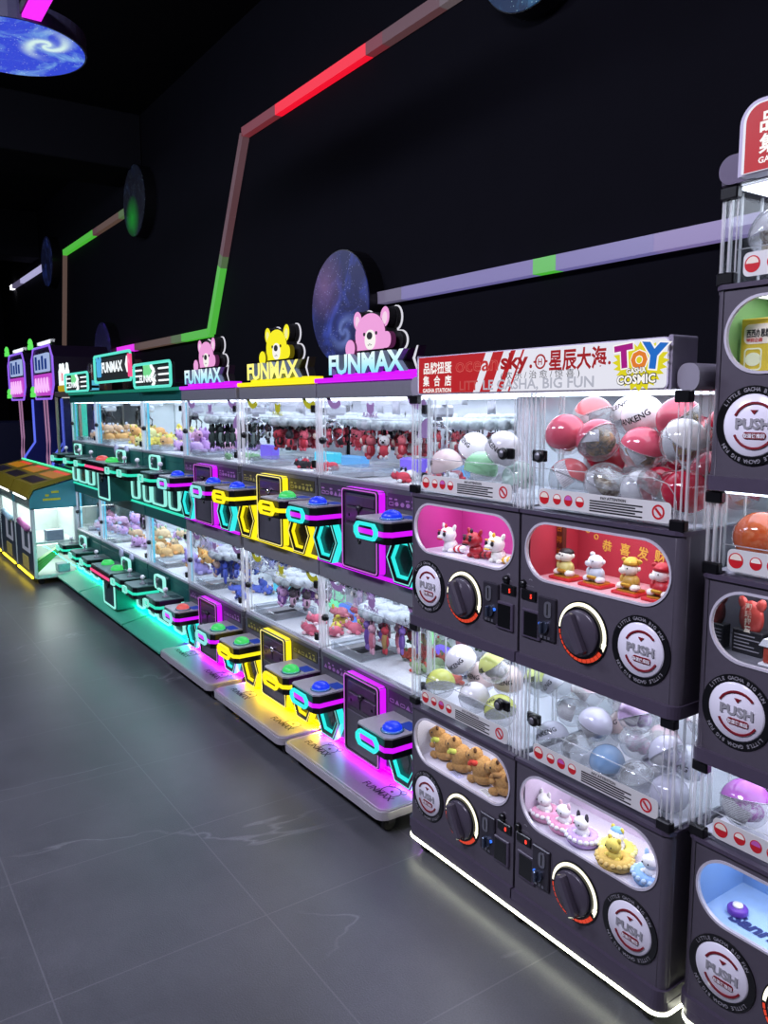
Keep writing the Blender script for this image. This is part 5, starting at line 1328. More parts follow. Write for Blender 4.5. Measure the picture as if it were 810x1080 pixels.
def figure_bed(x, y, z, bed, rim, pet, ear, label, earh=.010, cap=None):
    t = thing('plush_in_bed', label, 'plush toy', (x, y, z), 'plush toys in round beds in the lower right display'); t.scale = (1.1, 1.1, 1.1)
    bm_ = soft('bed'+bed, bed)
    g = G(); q = [(.030*cos(2*PI*k/20), .026*sin(2*PI*k/20), .015) for k in range(20)]; g.tube(q, .0145, 8, 0, True); g.ell((0, 0, .010), (.034, .030, .010), 0, 14, 6); b = g.build('round_bed', bm_, t)
    g = G()
    for k in range(18):
        a = 2*PI*k/18; g.ell((.042*cos(a), .037*sin(a), .021), (.0075, .0075, .0055), 0, 6, 4)
    g.build('frill', soft('rim'+rim, rim), b)
    pm = soft('pet'+pet, pet)
    g = G(); g.ell((0, 0, .028), (.018, .016, .016), 0, 10, 7)
    for s in (-1, 1): g.ell((s*.016, -.010, .026), (.006, .008, .005), 0, 7, 5)
    g.build('body', pm, t)
    g = G(); g.ell((-.002, -.004, .052), (.020, .017, .016), 0, 12, 8); h = g.build('head', pm, t)
    for s in (-1, 1): G().ell((-.002+s*.013, 0, .066), (.006, .004, earh), 0, 7, 5).build('ear', soft('ear'+ear, ear), h)
    for s in (-1, 1): G().ell((-.004+s*.008, -.0200, .053), (.0018, .0018, .0024), 0, 6, 4).build('eye', INK, h)
    if cap: G().ell((-.002, -.001, .062), (.0175, .015, .009), 0, 10, 6).build('cap', soft('cap'+cap, cap), h)
figure_bed(xr+.048, YA+.070, zl_, '#f0a6c4', '#f8e4ec', '#f4f0f0', '#f4f0f0', 'white plush in a pink round bed at the left end of the display')
figure_bed(xr+.125, YA+.066, zl_, '#f2a0c2', '#fbe8f0', '#f4f0f2', '#f6c0d4', 'white plush with pink ears in a pink frilled bed')
figure_bed(xr+.196, YA+.058, zl_, '#c8a8e0', '#f2ecf8', '#e8e4ea', '#3a3440', 'white plush with dark ears in a lilac frilled bed', .013)
figure_bed(xr+.290, YA+.086, zl_, '#f0e070', '#f4ea9c', '#f4f0ea', '#e8d85c', 'white plush with blue bib in a lemon yellow bed', .008, '#7fb0e0')
figure_bed(xr+.318, YA+.040+.0, zl_+.0, '#dcb860', '#e2c478', '#e4cf62', '#d8c050', 'yellow plush in an ochre bed, in front of the lemon bed', .007)
figure_bed(xr+.418, YA+.056, zl_, '#8cb4e8', '#b8d2f4', '#f4f2f4', '#a8c8f0', 'white plush in a pale blue bed at the right end', .012)
figure_bed(xr+.425, YA+.145, zl_, '#f4a8c8', '#f9d8e6', '#f4f0f2', '#f4a8c8', 'white plush in a pink bed behind the blue one', .010)
# right stack displays
c3 = S3['a']; XB_ = XB
t = thing('round_pedestal', 'purple round pedestal standing in the pale blue display', 'pedestal', (XB+.087, YB+.075, zl_))
G().lathe([(.020, 0), (.023, .004), (.023, .014), (.020, .018), (.0001, .018)], (0, 0, 0), 'z', 20).build('purple_drum', mat('pedestal_purple', '#6a3cb0', .4), t)
g = G(); g.lathe([(.012, .018), (.011, .024), (.0001, .024)], (0, 0, 0), 'z', 16); g.build('top_button', WHITE, t)
g = G(); g.text('Sanrio', .052, XB+.150, YB+.040, zl_+.0002, 0, 'z', bold=.05, shear=.2); o = g.build('floor_lettering', mat('navy_ink', '#26326e', .5)); 
tag(o, 'dark blue script word printed on the floor of the pale blue display', 'lettering')
G0 = [c for c in S3['a'].children if c.name.startswith('display_floor')][0]; o.parent = G0; o.location = (-XB, -YB, -.085)
for k in ('label', 'category'): del o[k]
g = G()
for k in range(16):
    x = .03+.03*k; g.prism(arc(x, .335, .0, .018, 0, PI, 8)[:9], .1985, .1998, 0)
g.build('cloud_print', mat('cloud_blue', '#a8c8f4', .5), [c for c in S3['a'].children if c.name.startswith('display_back')][0])
def toy_bag(x, y, z, label):
    t = thing('toy_bag_pack', label, 'toy pack', (x, y, z), 'packs in the middle display of the tall right stack')
    g = G(); g.box(-.036, -.014, 0, .036, .014, .055, 0, .002)
    for k in range(5): g.box(-.030, -.0148, .010+.008*k, .030-.012*(k % 3), -.0135, .0125+.008*k, 1)
    g.build('black_box', [mat('box_black', '#1a1a1e', .4), GREYINK], t)
    g = G(); g.ell((0, 0, .082), (.030, .013, .040), 0, 10, 8)
    for s in (-1, 1): g.ell((s*.020, 0, .112), (.012, .008, .018), 0, 8, 6, Matrix.Rotation(s*.5, 3, 'Y'))
    b = g.build('foil_bag', mat('foil_red', '#d0544c', .25, .2, .3, 60, .4), t)
    g = G(); 
    for k in range(4): g.text('潮玩扭蛋'[k], .016, 0, -.0135, .104-.017*k, 0, bold=.03)
    g.build('bag_lettering', CREAM, b)
zb_ = .70+.2436
toy_bag(XB+.070, YB+.090, zb_, 'red foil bag on a black box, left in the grey display')
toy_bag(XB+.150, YB+.110, zb_, 'red foil bag on a black box, right of the other one')
toy_bag(XB+.240, YB+.120, zb_, 'red foil bag on a black box, beyond the photo edge')
t = thing('toy_house', 'small red and white lantern stand in front of the red foil bags', 'figurine', (XB+.150, YB+.050, zb_))
G().box(-.026, -.020, 0, .026, .020, .006, 0, .002).build('white_base', WHITE, t)
g = G(); g.box(-.019, -.014, .006, .019, .014, .044, 0, .003); g.build('red_body', mat('brick_red', '#a83c28', .5, 0, .3, 60), t)
g = G(); g.prism([(-.026, .044), (.026, .044), (.016, .060), (-.016, .060)], -.02, .02, 0); g.build('white_roof', WHITE, t)
zc_ = 1.315+.2436
def card_pack(x, y, z, w, h, c1, c2, label, txt):
    t = thing('card_pack', label, 'toy pack', (x, y, z), 'packs in the topmost display of the tall right stack')
    G().box(0, -.006, 0, w, .006, h, 0, .002).build('pack', mat('pack_'+c1, c1, .4), t)
    g = G(); g.prism(rrect(.008, h*.55, w-.008, h-.012, .012), -.0068, -.006, 0); g.build('pack_panel', CREAM, t)
    g = G(); g.fit(txt, .014, w-.014, h*.68, .018, -.0066, 0, .03); g.text('特别企画', .009, w*.4, -.0066, h*.59, 1, bold=.02); g.build('pack_lettering', [INK, RED], t)
    g = G(); g.prism(rrect(.01, .01, w*.62, h*.48, .008), -.0068, -.006, 0, 'y', [rrect(.013, .013, w*.62-.003, h*.48-.003, .006)]); g.prism(ellpoly(w*.38, h*.28, w*.22, h*.12), -.0068, -.006, 0); g.build('pack_drawing', mat('pack_'+c2, c2, .4), t)
card_pack(XB+.030, YB+.060, zc_, .080, .118, '#d8bc3c', '#eef0c8', 'yellow card pack with cream panel in the topmost display', '西西办思想')
card_pack(XB+.090, YB+.110, zc_, .120, .145, '#6aa84a', '#e8e070', 'green card pack behind the yellow one', '扭蛋乐园')
card_pack(XB+.140, YB+.060, zc_, .070, .085, '#3c88c0', '#f0e8b0', 'small blue card pack in front of the green one', '收藏')
# ------------------------------------------------------------------ teal claw machines further down the wall
STY['teal'] = dict(k='teal', neon=NT, strong=NTS, thin=NTT, hex=NT, hexthin=emit('neon_loop_teal', '#98efe2', 1.05), ring=NTT, win='#28494c', stk='#12302e', ink='#3a8a84', decal=PURPL, cab=TEALB, bear='green', led=emit('led_teal_case', '#dcecff', 4.4), domes=((DOMEG, DOMEG), (DOMEG, DOMEG)), joy=True)
def platform_slope(t, w):
    P = [(-.185, .062), (-.185, .074), (.0, .112), (.02, .112), (.02, .062)]
    G().prism(P, .01, w-.01, 0, 'x').build('sloped_platform', mat('platform_green', '#4fb898', .4, .1, .1, 60), t)
    for cx in (.06, w-.06):
        for cy in (-.10, .45):
            g = G(); g.lathe([(.022, -.012), (.026, -.008), (.026, .008), (.022, .012)], (cx, cy, .0262), 'x', 14, 0, False); c = g.build('caster', STEEL, t)
            g = G(); g.box(cx-.018, cy-.012, .03, cx-.013, cy+.02, .062); g.box(cx+.013, cy-.012, .03, cx+.018, cy+.02, .062); g.box(cx-.02, cy-.02, .06, cx+.02, cy+.02, .066); g.build('caster_fork', DARK, c)
def frame_sign(parent, x0, x1, z0, z1, bear, y0=-.055, rightm=None, big=False):
    """neon framed sign: rounded tube frame, bars, bear and word"""
    w = x1-x0; h = z1-z0
    P = [(a, y0, b) for a, b in rrect(x0, z0, x1, z1, .022, 4)]
    g = G(); g.tube(P, .009, 6, 0, True); s = g.build('sign_frame', emit('neon_sign_teal', '#5adcc8', 1.15), parent)
    G().prism(rrect(x0+.004, z0+.004, x1-.004, z1-.004, .02, 4), y0+.012, y0+.03, 0).build('sign_back', MATTE, s)
    for bx in (x0+.08, x1-.08): G().box(bx-.01, y0+.03, z0+.02, bx+.01, y0+.10, z0+.04).build('sign_bracket', DARK, s)
    fc = emit('sign_bear_'+bear, {'green': '#7ee89a', 'blue': '#58b8f0'}[bear], .9); wl = emit('sign_white', '#f2fbff', 1.1)
    y = y0+.012
    if not big:
        for k in range(3):
            zz = z0+h*(.25+.25*k)
            for a, b in ((x0+.02, x0+.20*w), (x0+.68*w, x1-.02)): G().tube([(a, y-.006, zz), (b, y-.006, zz)], .006, 6).build('sign_bar', wl, s)
        cx = x0+w*.36; sc = h/.20
        g = G(); g.prism([(cx+a*sc*.9, z0+h*.42+b*sc*.85) for a, b in bear_head(14)], y-.010, y, 0)
        for q in (-1, 1): g.prism(ellpoly(cx+q*.07*sc, z0+h*.42+.10*sc, .022*sc, .022*sc, 12), y-.010, y, 0)
        g.build('bear_face', fc, s)
        g = G(); g.fit('FUNMAX', x0+.17*w, x0+.64*w, z0+.03, h*.42, y-.012, 0, .03); g.build('sign_letters', wl, s)
        g = G(); q = [(x0+w*(.52+.035*sin(k*1.1)), y-.008, z0+h*(.08+.1*k*.82)) for k in range(11)]; g.tube(q, .010, 6); g.build('sign_wave', wl, s)
    else:
        cx = x0+w*.10; sc = h/.24
        g = G(); g.prism([(cx+a*sc*.62, z0+h*.45+b*sc*.8) for a, b in bear_head(14)], y-.010, y, 0)
        for q in (-1, 1): g.prism(ellpoly(cx+q*.05*sc, z0+h*.45+.10*sc, .018*sc, .022*sc, 12), y-.010, y, 0)
        g.prism(rrect(cx-.05*sc, z0+h*.2, cx+.05*sc, z0+h*.45, .01), y-.010, y, 0); g.build('bear_body', fc, s)
        g = G(); g.fit('FUNMAX', x0+.22*w, x0+.80*w, z0+h*.36, h*.50, y-.012, 0, .05); g.build('sign_letters', wl, s)
        g = G(); g.prism([(x1-.15*w, z0+h*.55), (x1-.11*w, z0+h*.85), (x1-.09*w, z0+h*.85), (x1-.12*w, z0+h*.55), (x1-.09*w, z0+h*.28), (x1-.11*w, z0+h*.28)], y-.01, y, 0); g.build('sign_chevron', wl, s)
        G().tube([(x1+.002, y0-.006, z0+.02), (x1+.002, y0-.006, z1-.02)], .014, 6).build('pink_edge', NP, s)
    return s
def teal_col(x0, w, label, loops, px, upper, lower, sign, seed, words):
    t = claw_column(x0, w, STY['teal'], label, None, px, loops)
    platform_slope(t, w)
    sx0, sx1, sz0, sz1, big = sign
    frame_sign(t, sx0, sx1, sz0, sz1, 'blue' if big else 'green', -.05, None, big)
    pile(x0+.31, x0+w-.08, YC+.10, YC+.52, zu, upper, 12, words[0], words[0][:60], seed, 1.3, 2)
    pile(x0+.31, x0+w-.08, YC+.10, YC+.52, zl, lower, 12, words[1], words[1][:60], seed+1, 1.3, 2)
    for zz, c in ((1.203, '#d8a8d8'), (.458, '#c8b0e0')):
        pass
    return t
T1 = teal_col(-5.170, .735, 'teal claw machine beside the far magenta one, green bear in its neon frame', [(.02, .14), (.19, .24), (.50, .17)], (.02, .45),
   [('#c89ad8', '#b07ac4'), ('#d8b0e4', '#e4d0ec'), ('#e0a8c8', '#d8b0e4')], [('#a898d8', '#c0b0e8'), ('#f0b060', '#e8a048'), ('#a898d8', '#8a7ac8')],
   (.05, .715, 1.612, 1.752, False), 31, ('purple or pink plush heaped in the upper case of the nearest teal machine', 'lilac or orange plush heaped in the lower case of the nearest teal machine'))
T2 = teal_col(-6.300, 1.120, 'wide teal claw machine with a protruding middle cabinet and pink edged sign', [(.90, .15)], (.05, .88),
   [('#ecd868', '#e0c850'), ('#f0b070', '#e8d870'), ('#f4e8a0', '#ecd868')], [('#f0b878', '#e8a058'), ('#d0a8d8', '#e0c8e8'), ('#e8c8a0', '#a8d0b0')],
   (.27, 1.12, 1.665, 1.850, True), 35, ('yellow or orange plush heaped in the upper case of the wide teal machine', 'orange or mauve plush heaped in the lower case of the wide teal machine'))
T3 = teal_col(-7.040, .735, 'teal claw machine farthest left of the three, behind the small prize machines', [(.03, .16), (.22, .24), (.50, .17)], (.02, .45),
   [('#f0b070', '#e8c898'), ('#e8c0a0', '#c8d0e8')], [('#d8a8e0', '#b8b0e8'), ('#e0b8d8', '#b0c8e8')],
   (.10, .80, 1.615, 1.752, False), 39, ('orange plush heaped in the upper case of the leftmost teal machine', 'pink or lilac plush heaped in the lower case of the leftmost teal machine'))
# middle cabinets of the wide machine
for zb in (.10, .852):
    g = G(); g.box(.575, -.145, zb+.004, .86, -.001, zb+.245, 0, .004); b = g.build('middle_cabinet', TEALB, T2)
    a, c = rrect(.580, zb+.010, .855, zb+.240, .02, 4), rrect(.592, zb+.022, .843, zb+.228, .014, 4)
    g = G(); g.prism(a, -.153, -.140, 0, 'y', [c]); g.build('door_neon', MATS['neon_loop_teal'], b)
    g = G(); g.prism(c, -.149, -.145, 0); g.build('door_plate', mat('door_teal', '#22404a', .25, .2, .3, 40), b)
    g = G(); g.lathe([(.02, -.149), (.02, -.158), (.0001, -.16)], (.70, 0, zb+.15), 'y', 12); g.build('key_lock', BLACK, b)
    z1 = zb+.262
    g = G(); g.box(.40, -.185, z1-.07, .87, -.001, z1, 0, .006); co = g.build('middle_console', BLACK, T2)
    G().box(.40, -.190, z1-.045, .87, -.184, z1-.028).build('pink_band', NP, co)
    G().box(.405, -.180, z1, .865, -.005, z1+.004).build('console_top', MATS['panel_top_teal'], co)
    for dx, dm in ((.50, DOMER if zb > .5 else DOMEG), (.74, DOMEG)):
        g = G(); g.lathe([(.045, z1+.004), (.043, z1+.018), (.030, z1+.032), (.0001, z1+.038)], (dx, -.09, 0), 'z', 20); g.build('button_dome', dm, co)
        g = G(); g.lathe([(.040, 0), (.040, -.012), (.0001, -.014)], (dx+.06, .0, z1+.075), 'y', 20); g.build('round_badge', mat('badge_pale', '#b8bcd8', .4), co)
for nm, q, x, y, z, sc in ():
    pass
# ------------------------------------------------------------------ small prize machines standing out into the aisle, and machines at the far end
def prize_machine(x0, w, label, poster):
    t = thing('prize_machine', label, 'prize machine', (x0, 1.29, 0), 'small prize machines with olive tops')
    D = .37; PALE = mat('prize_shell', '#c4d2ce', .4, 0, .06, 20)
    SIDE = mat('prize_side_teal', '#3f8f98', .4, 0, .1, 12); OLV = mat('prize_olive', '#8a7a1c', .45, 0, .25, 8)
    g = G(); g.box(.01, .0, .06, w-.012, .02, .46, 0, .004); f = g.build('front_panel', mat('prize_front_grey', '#3f4d58', .45, .1, .1, 12), t)
    G().box(w*.40, -.006, .26, w-.12, .002, .47, 0, .003).build('poster', mat('prize_poster', '#eef0f0', .5), f)
    g = G(); g.box(w*.58, -.008, .30, w-.16, -.005, .44, 0); g.build('poster_print', mat('prize_print', '#4e5a60', .5, 0, .5, 40), f)
    G().box(w*.38, -.006, .105, w-.22, .002, .215, 0, .002).build('notice', mat('prize_notice', '#d8c86a', .5, 0, .2, 60), f)
    g = G(); g.box(.04, -.012, .052, w-.06, .004, .070, 0, .003); g.build('yellow_light', emit('prize_yellow', '#ffe030', 4.), f)
    g = G(); g.tube([(w*.42, -.016, .515), (w-.10, -.016, .480)], .028, 8); g.build('pink_bar', mat('prize_pink', '#c878b0', .4) if poster else mat('prize_paleblue', '#a8d0e0', .4), t)
    # shell posts and shelves of the glazed side
    for y in (.0, D-.03):
        g = G(); g.box(w-.045, y+.002, .06, w, y+.03, .66, 0, .004); g.build('corner_post', PALE, t)
    for x in (0,):
        g = G(); g.box(x, .02, .06, x+.012, D, .80, 0); g.build('side_panel', PALE, t)
    G().box(.012, D-.012, .06, w-.01, D, .80, 0).build('rear_panel', PALE, t)
    G().box(.012, .02, .052, w-.004, D, .085, 0, .004).build('floor_tray', PALE, t)
    G().box(.012, .022, .345, w-.014, D-.012, .365, 0, .003).build('shelf', PALE, t)
    G().box(.03, .04, .338, w-.03, D-.03, .344, 0).build('light_panel', MATS['prize_low_fill'] if 'prize_low_fill' in MATS else emit('prize_low_fill', '#e8f6ee', 4.), t)  # added glowing sheet, brightens the lower half behind the side glass
    g = G(); g.box(w-.010, .03, .085, w-.004, D-.03, .645, 0); g.build('side_glass', ACR, t)
    g = G(); P = [(.03, .10), (.27, .31), (.27, .345), (.03, .20)]; g.prism(P, w-.10, w-.03, 0, 'x')
    for k in range(3): g.prism([(.03, .12+.025*k), (.27, .318+.008*k), (.27, .322+.008*k), (.03, .126+.025*k)], w-.03, w-.028, 1, 'x')
    g.build('green_slide', [mat('slide_green', '#58b048', .35), mat('slide_line', '#a8e080', .4)], t)
    g = G(); g.box(w-.14, .12, .365, w-.04, .26, .455, 0, .004); g.box(w-.16, .20, .085, w-.05, .30, .155, 0, .004); g.build('prize_box', mat('prize_boxgrey', '#8a98a8', .4, 0, .3, 50), t)
    G().box(.03, .03, .636, w-.03, D-.03, .642, 0).build('light_panel', emit('led_prize', '#f0f6f4', 6.), t)
    # head: teal cheek, olive sloping roof with light edge
    P = [(-.005, .645), (-.005, .73), (.035, .80), (D, .885), (D, .645)]
    G().prism(P, w-.02, w, 0, 'x').build('head_side', SIDE, t)
    G().prism(P, .0, .02, 0, 'x').build('head_side', SIDE, t)
    g = G()
    for k, (yy, zz, ww) in enumerate(((.17, .775, .06), (.12, .750, .03), (.10, .715, .14))): g.box(w-.0005, yy, zz, w+.0015, yy+ww, zz+.018, 0)
    g.build('side_emblem', mat('emblem_yellow', '#c8c830', .5, 0, .4, 60), t)
    g = G(); g.box(.02, .0, .645, w-.02, .02, .73, 0); g.build('head_front', glass('head_clear', '#e8f4f0', 1.2, .35, .05, '#c8dcd4'), t)
    G().box(.02, .02, .645, w-.02, D, .66, 0).build('head_floor', PALE, t)
    R = [(-.012, .735), (.030, .812), (D+.005, .900), (D+.005, .93), (.02, .850), (-.022, .755)]
    ro = G().prism(R, -.004, w+.004, 0, 'x'); r = ro.build('olive_roof', OLV, t)
    def on_roof(a, b, u0, u1, m, name):   # strip on the slope between y=a..b and x=u0..u1
        f = lambda y: .850+(y-.02)*(.080/(D-.015))
        g = G(); g.add([(u0, a, f(a)+.001), (u1, a, f(a)+.001), (u1, b, f(b)+.001), (u0, b, f(b)+.001), (u0, a, f(a)+.003), (u1, a, f(a)+.003), (u1, b, f(b)+.003), (u0, b, f(b)+.003)], [(0, 1, 2, 3), (4, 5, 6, 7), (0, 1, 5, 4), (1, 2, 6, 5), (2, 3, 7, 6), (3, 0, 4, 7)], 0); g.build(name, m, r)
    on_roof(.05, .16, .10, w-.10, mat('roof_dark_panel', '#2e2622', .4, 0, .3, 60), 'dark_panel')
    on_roof(.20, .30, .12, w-.04, emit('roof_orange_lit', '#d89018', .55), 'orange_panel')
    on_roof(.30, .34, .20, w-.02, emit('roof_red_lit', '#f04828', .8), 'red_word_panel')
    G().tube([(.0, D-.0, .938), (w, D-.0, .938)], .008, 6).build('green_light', emit('neon_green_edge', '#48e8a0', 1.6), r)
    G().box(.08, -.018, .722, w-.12, -.006, .742, 0, .003).build('white_light', emit('prize_white_light', '#f4f6f0', 2.5), r)
    for cx in (.06, w-.06):
        for cy in (.06, D-.05):
            g = G(); g.lathe([(.022, -.012), (.0255, -.008), (.0255, .008), (.022, .012)], (cx, cy, .0257), 'x', 14, 0, False); c = g.build('caster', RUBBER, t)
            g = G(); g.box(cx-.018, cy-.012, .03, cx+.018, cy+.012, .056); g.build('caster_fork', DARK, c)
    return t
prize_machine(-7.800, .74, 'small prize machine with teal side, green slide inside and olive roof', 1)
prize_machine(-8.580, .74, 'small prize machine partly hidden left of the one with the green slide', 0)
prize_machine(-9.360, .74, 'small prize machine cut by the left edge of the photo', 1)

# tall machine with turquoise tubes behind the prize machines
t = thing('tube_machine', 'tall clear machine with turquoise light tubes behind the prize machines', 'claw machine', (-7.95, 1.725, 0))
w = .86
G().box(0, 0, .06, w, .64, .95, 0, .01).build('cabinet', TEALD, t)
G().box(0, 0, 1.58, w, .64, 1.63, 0, .006).build('top_frame', mat('tube_frame', '#6a625c', .4, .3), t)
for x in (.0, w-.022):
    for y in (.0, .618): G().box(x, y, .95, x+.022, y+.022, 1.58).build('post', mat('tube_post', '#b8a898', .35, .3), t)
G().box(.02, .63, .95, w-.02, .64, 1.58).build('rear_wall', mat('tube_rear', '#5a5a60', .6, 0, .3, 10), t)
g = G(); g.box(.02, .002, .95, w-.02, .006, 1.58); g.build('front_glass', ACR, t)
for x in (.30, .62): G().tube([(x, .10, .97), (x, .10, 1.54)], .028, 8).build('light_tube', emit('tube_turquoise', '#3fdcc8', 1.2), t)
G().box(.05, .05, 1.572, w-.05, .5, 1.579).build('light_panel', emit('led_dim_case', '#f0e8e0', 1.2), t)
g = G(); g.box(.05, -.05, .985, w-.05, -.001, 1.03, 0, .01); g.build('front_rail', BLACK, t)
G().box(.05, -.055, 1.00, w-.05, -.049, 1.012).build('rail_neon', NT, t)
t = thing('animal_ear_sign', 'small red and white ear shaped lit sign above the turquoise tube machine', 'sign', (-7.80, 1.725, 1.631))
g = G(); g.box(0, 0, 0, .34, .05, .055, 0, .008); g.build('yellow_plate', emit('sign_yellow_plate', '#c8a820', .8), t)
for x in (.05, .15, .30): 
    q = [(x-.035, .02, .05), (x-.03, .02, .18), (x, .02, .24), (x+.03, .02, .18), (x+.035, .02, .05)]
    G().tube(q, .012, 6).build('white_ear', MATS['sign_white'], t)
G().prism(ellpoly(.10, .13, .04, .05, 14), .012, .03, 0).build('red_nose', emit('sign_red_nose', '#e02048', 1.), t)
# clear toppers standing on the teal machines
def topper(x, y, z, label, c, word=None):
    t = thing('machine_topper', label, 'topper', (x, y, z), 'toppers standing on the far machines')
    ck = glass('topper_clear_'+c, '#d8d4d0', 1.6, .35, .06, c)
    P = [(-.10, 0), (.10, 0), (.12, .10), (.08, .22), (.04, .24), (.03, .16), (-.03, .16), (-.04, .24), (-.08, .22), (-.12, .10)]
    G().prism(P, 0, .10, 0).build('ear_shape', ck, t)
    G().box(-.13, -.03, -.002, .13, .12, .02, 0, .004).build('foot', DARK, t)
    if word: 
        q = G().prism([(-.10, .02), (.10, .02), (.10, .06), (.06, .10), (-.06, .10), (-.10, .06)], -.02, -.002, 0).build('blue_badge', emit('topper_blue', '#58c0e0', .9), t)
topper(-6.80, 1.80, 1.6065, 'clear brownish ear topper with blue badge on the leftmost teal machine', '#7a6058', 1)
topper(-7.26, 1.88, 1.631, 'clear grey ear topper with blue badge on the tube machine', '#6a6a70', 1)
topper(-6.12, 1.85, 1.6065, 'clear brownish ear topper on the wide teal machine', '#6a5450')
# purple marquee machines
def marquee_machine(x0, label):
    w = .72; t = thing('marquee_machine', label, 'arcade machine', (x0, 1.742, 0), 'arcade machines with purple marquees at the far end'); t.scale = (1.3, 1, 1.09)
    G().box(0, .05, .0, w, .65, .62, 0, .02).build('lower_cabinet', DARK, t)
    G().box(.03, .52, .62, w-.03, .65, 1.72, 0).build('rear_column', BLACK, t)
    G().box(.04, .12, .618, w-.04, .52, .66, 0, .01).build('play_deck', mat('deck_grey', '#3c3844', .4), t)
    HX = [(0, 1.56), (.10, 1.44), (w-.10, 1.44), (w, 1.56), (w, 1.80), (w-.08, 1.90), (.08, 1.90), (0, 1.80)]
    m = G().prism(HX, .0, .52, 0).build('marquee_box', mat('marquee_dark', '#1c1026', .4), t)
    g = G(); g.tube([(a, -.012, b) for a, b in HX], .010, 6, 0, True); g.build('marquee_neon', emit('marquee_violet', '#8a5ce0', 1.2), m)
    g = G(); g.prism(rrect(.08, 1.47, w-.06, 1.66, .02), -.02, -.001, 0); p = g.build('pink_panel', emit('marquee_pink', '#c848d0', .9), m)
    g = G()
    for k in range(5): g.tube([(.12+.10*k, -.024, 1.50), (.17+.10*k, -.024, 1.62), (.20+.10*k, -.024, 1.51)], .010, 5)
    g.build('zigzag_light', emit('marquee_pale_pink', '#f0b8f4', 1.1), p)
    g = G(); g.prism(rrect(.12, 1.68, w-.12, 1.84, .02), -.02, -.001, 0); p = g.build('pale_panel', emit('marquee_pale', '#a8bce8', .9), m)
    g = G()
    for k in range(4): g.box(.17+.11*k, -.024, 1.70, .23+.11*k, -.019, 1.82-.03*(k % 2))
    g.build('panel_stroke', emit('marquee_navy', '#2848a0', .6), p)
    for z, s in ((1.90, 1), (1.46, -1)):
        q = [(.06+.05*cos(a), -.03, z+.07*sin(a)*1.2) for a in [PI*k/8 for k in range(9)]]
        G().tube(q, .016, 6).build('green_hook', emit('hook_green', '#5ee05a', 1.1), m)
    G().box(.12, .02, 1.93, w-.10, .05, 1.955).build('white_bar', emit('marquee_white', '#f0f4ff', 1.2), m)
    for x in (.12, w-.12): G().box(x-.02, .02, 1.90, x+.02, .05, 1.955).build('bar_bracket', BLACK, m)
    for x in (.10, .20):
        G().tube([(x, .06, 1.44), (x+.02, .06, 1.05), (x+.10, .03, .90), (x+.22, -.0, .70)], .009, 6).build('side_tube', emit('tube_rose', '#a878a0', .8), t)
    for y in (.0, .30):
        G().tube([(w, y+.05, 1.44), (w, y+.05, 1.02), (w, y-.06, .88), (w, y-.06, .40)], .012, 6).build('blue_tube', emit('tube_blue', '#5a6cf0', 1.), t)
    P = [(.05, 1.44), (.35, 1.44), (.35, 1.02), (.24, .88), (.24, .40), (-.06, .40), (-.06, .88), (.05, 1.02)]
    G().prism(P, w-.012, w-.002, 0, 'x').build('side_panel', mat('panel_navy', '#1a2070', .4), t)
    return t
marquee_machine(-8.92, 'purple marquee machine right of its twin, beside the turquoise tubes')
marquee_machine(-10.25, 'purple marquee machine left of its twin, with blue lit side')
t = thing('edge_machine', 'dark machine with blue outline and pale panel at the left edge of the photo', 'arcade machine', (-12.6, 1.75, 0))
G().box(0, 0, 0, .9, .6, 1.30, 0, .02).build('cabinet', mat('edge_navy', '#141838', .4), t)
g = G(); g.box(.1, -.012, .78, .85, .001, 1.08, 0, .01); p = g.build('pale_panel', emit('edge_pale', '#b8c4e8', .9), t)
G().box(.12, -.016, .98, .83, -.011, 1.04).build('yellow_stripe', emit('edge_yellow', '#e8b838', .9), p)
G().prism(circ(.55, .88, .06, 16), -.016, -.011, 0).build('blue_dot', emit('edge_blue', '#2848b0', .8), p)
G().box(.1, -.014, .62, .85, .001, .70, 0, .01).build('lit_tray', emit('edge_cream', '#e8d8b8', .8), t)
g = G(); g.tube([(.9, -.012, .60), (.9, -.012, 1.2), (.8, -.012, 1.36), (.7, -.012, 1.9)], .014, 6); g.build('blue_tube', MATS['tube_blue'], t)
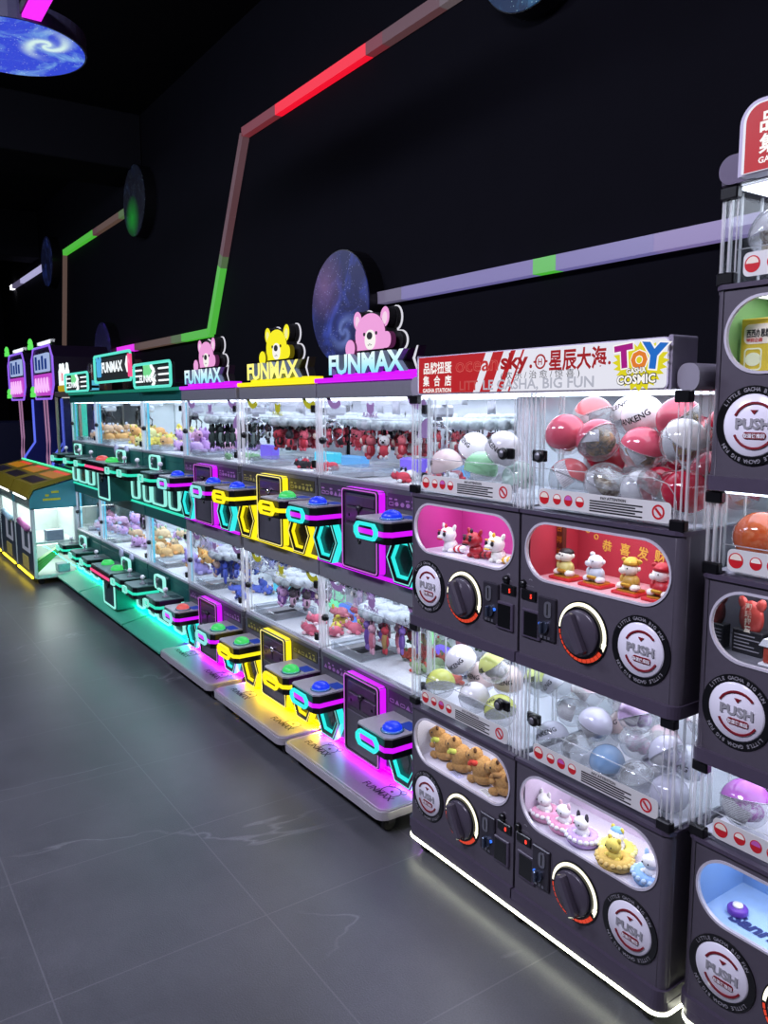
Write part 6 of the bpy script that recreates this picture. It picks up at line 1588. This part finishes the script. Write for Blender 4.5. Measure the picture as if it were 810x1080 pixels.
# ------------------------------------------------------------------ camera, fill lights, view
yaw, pitch, roll = math.radians(34.466), math.radians(7.680), math.radians(-.2417)
fw = Vector((-cos(yaw)*cos(pitch), sin(yaw)*cos(pitch), -sin(pitch)))
rt = fw.cross(Vector((0, 0, 1))).normalized(); up = rt.cross(fw)
r2 = rt*cos(roll) + up*sin(roll); u2 = -rt*sin(roll) + up*cos(roll)
cd = bpy.data.cameras.new('camera'); cam = bpy.data.objects.new('camera', cd); COL.objects.link(cam)
M = Matrix((r2, u2, -fw)).transposed().to_4x4(); M.translation = (0, 0, 1.5); cam.matrix_world = M
cd.sensor_fit = 'HORIZONTAL'; cd.sensor_width = 36; cd.lens = 840/810*36; cd.clip_start = .02; cd.clip_end = 60
SC.camera = cam
def area(name, loc, to, sx, sy, e, col):
    l = bpy.data.lights.new(name, 'AREA'); l.shape = 'RECTANGLE'; l.size = sx; l.size_y = sy; l.energy = e; l.color = lin(col)[:3]
    o = bpy.data.objects.new(name, l); COL.objects.link(o); o.location = loc
    o.rotation_euler = (Vector(to)-Vector(loc)).to_track_quat('-Z', 'Y').to_euler()
    return o
area('aisle_fill', (-1.2, -1.2, 3.7), (-1.6, 1.0, .4), 1.6, .5, 140, '#e8e4ff')  # added unseen fill, stands in for the glow of machines across the aisle
area('aisle_fill.001', (-4.6, -1.3, 3.7), (-4.6, 1.0, .4), 2.4, .5, 105, '#dfe6ff')
area('aisle_fill.002', (-8.6, -1.3, 3.7), (-8.4, 1.0, .4), 2.4, .5, 60, '#dfe6ff')
w = bpy.data.worlds.new('world'); SC.world = w; w.use_nodes = True
w.node_tree.nodes['Background'].inputs[0].default_value = (.02, .022, .035, 1); w.node_tree.nodes['Background'].inputs[1].default_value = .12
SC.view_settings.view_transform = 'Standard'; SC.view_settings.look = 'None'; SC.view_settings.gamma = 1; SC.view_settings.exposure = 0
SC.view_settings.use_curve_mapping = False
cy = SC.cycles
cy.max_bounces = 8; cy.diffuse_bounces = 2; cy.glossy_bounces = 3; cy.transmission_bounces = 4; cy.transparent_max_bounces = 24
cy.caustics_reflective = False; cy.caustics_refractive = False; cy.sample_clamp_indirect = 4.0; cy.use_denoising = True
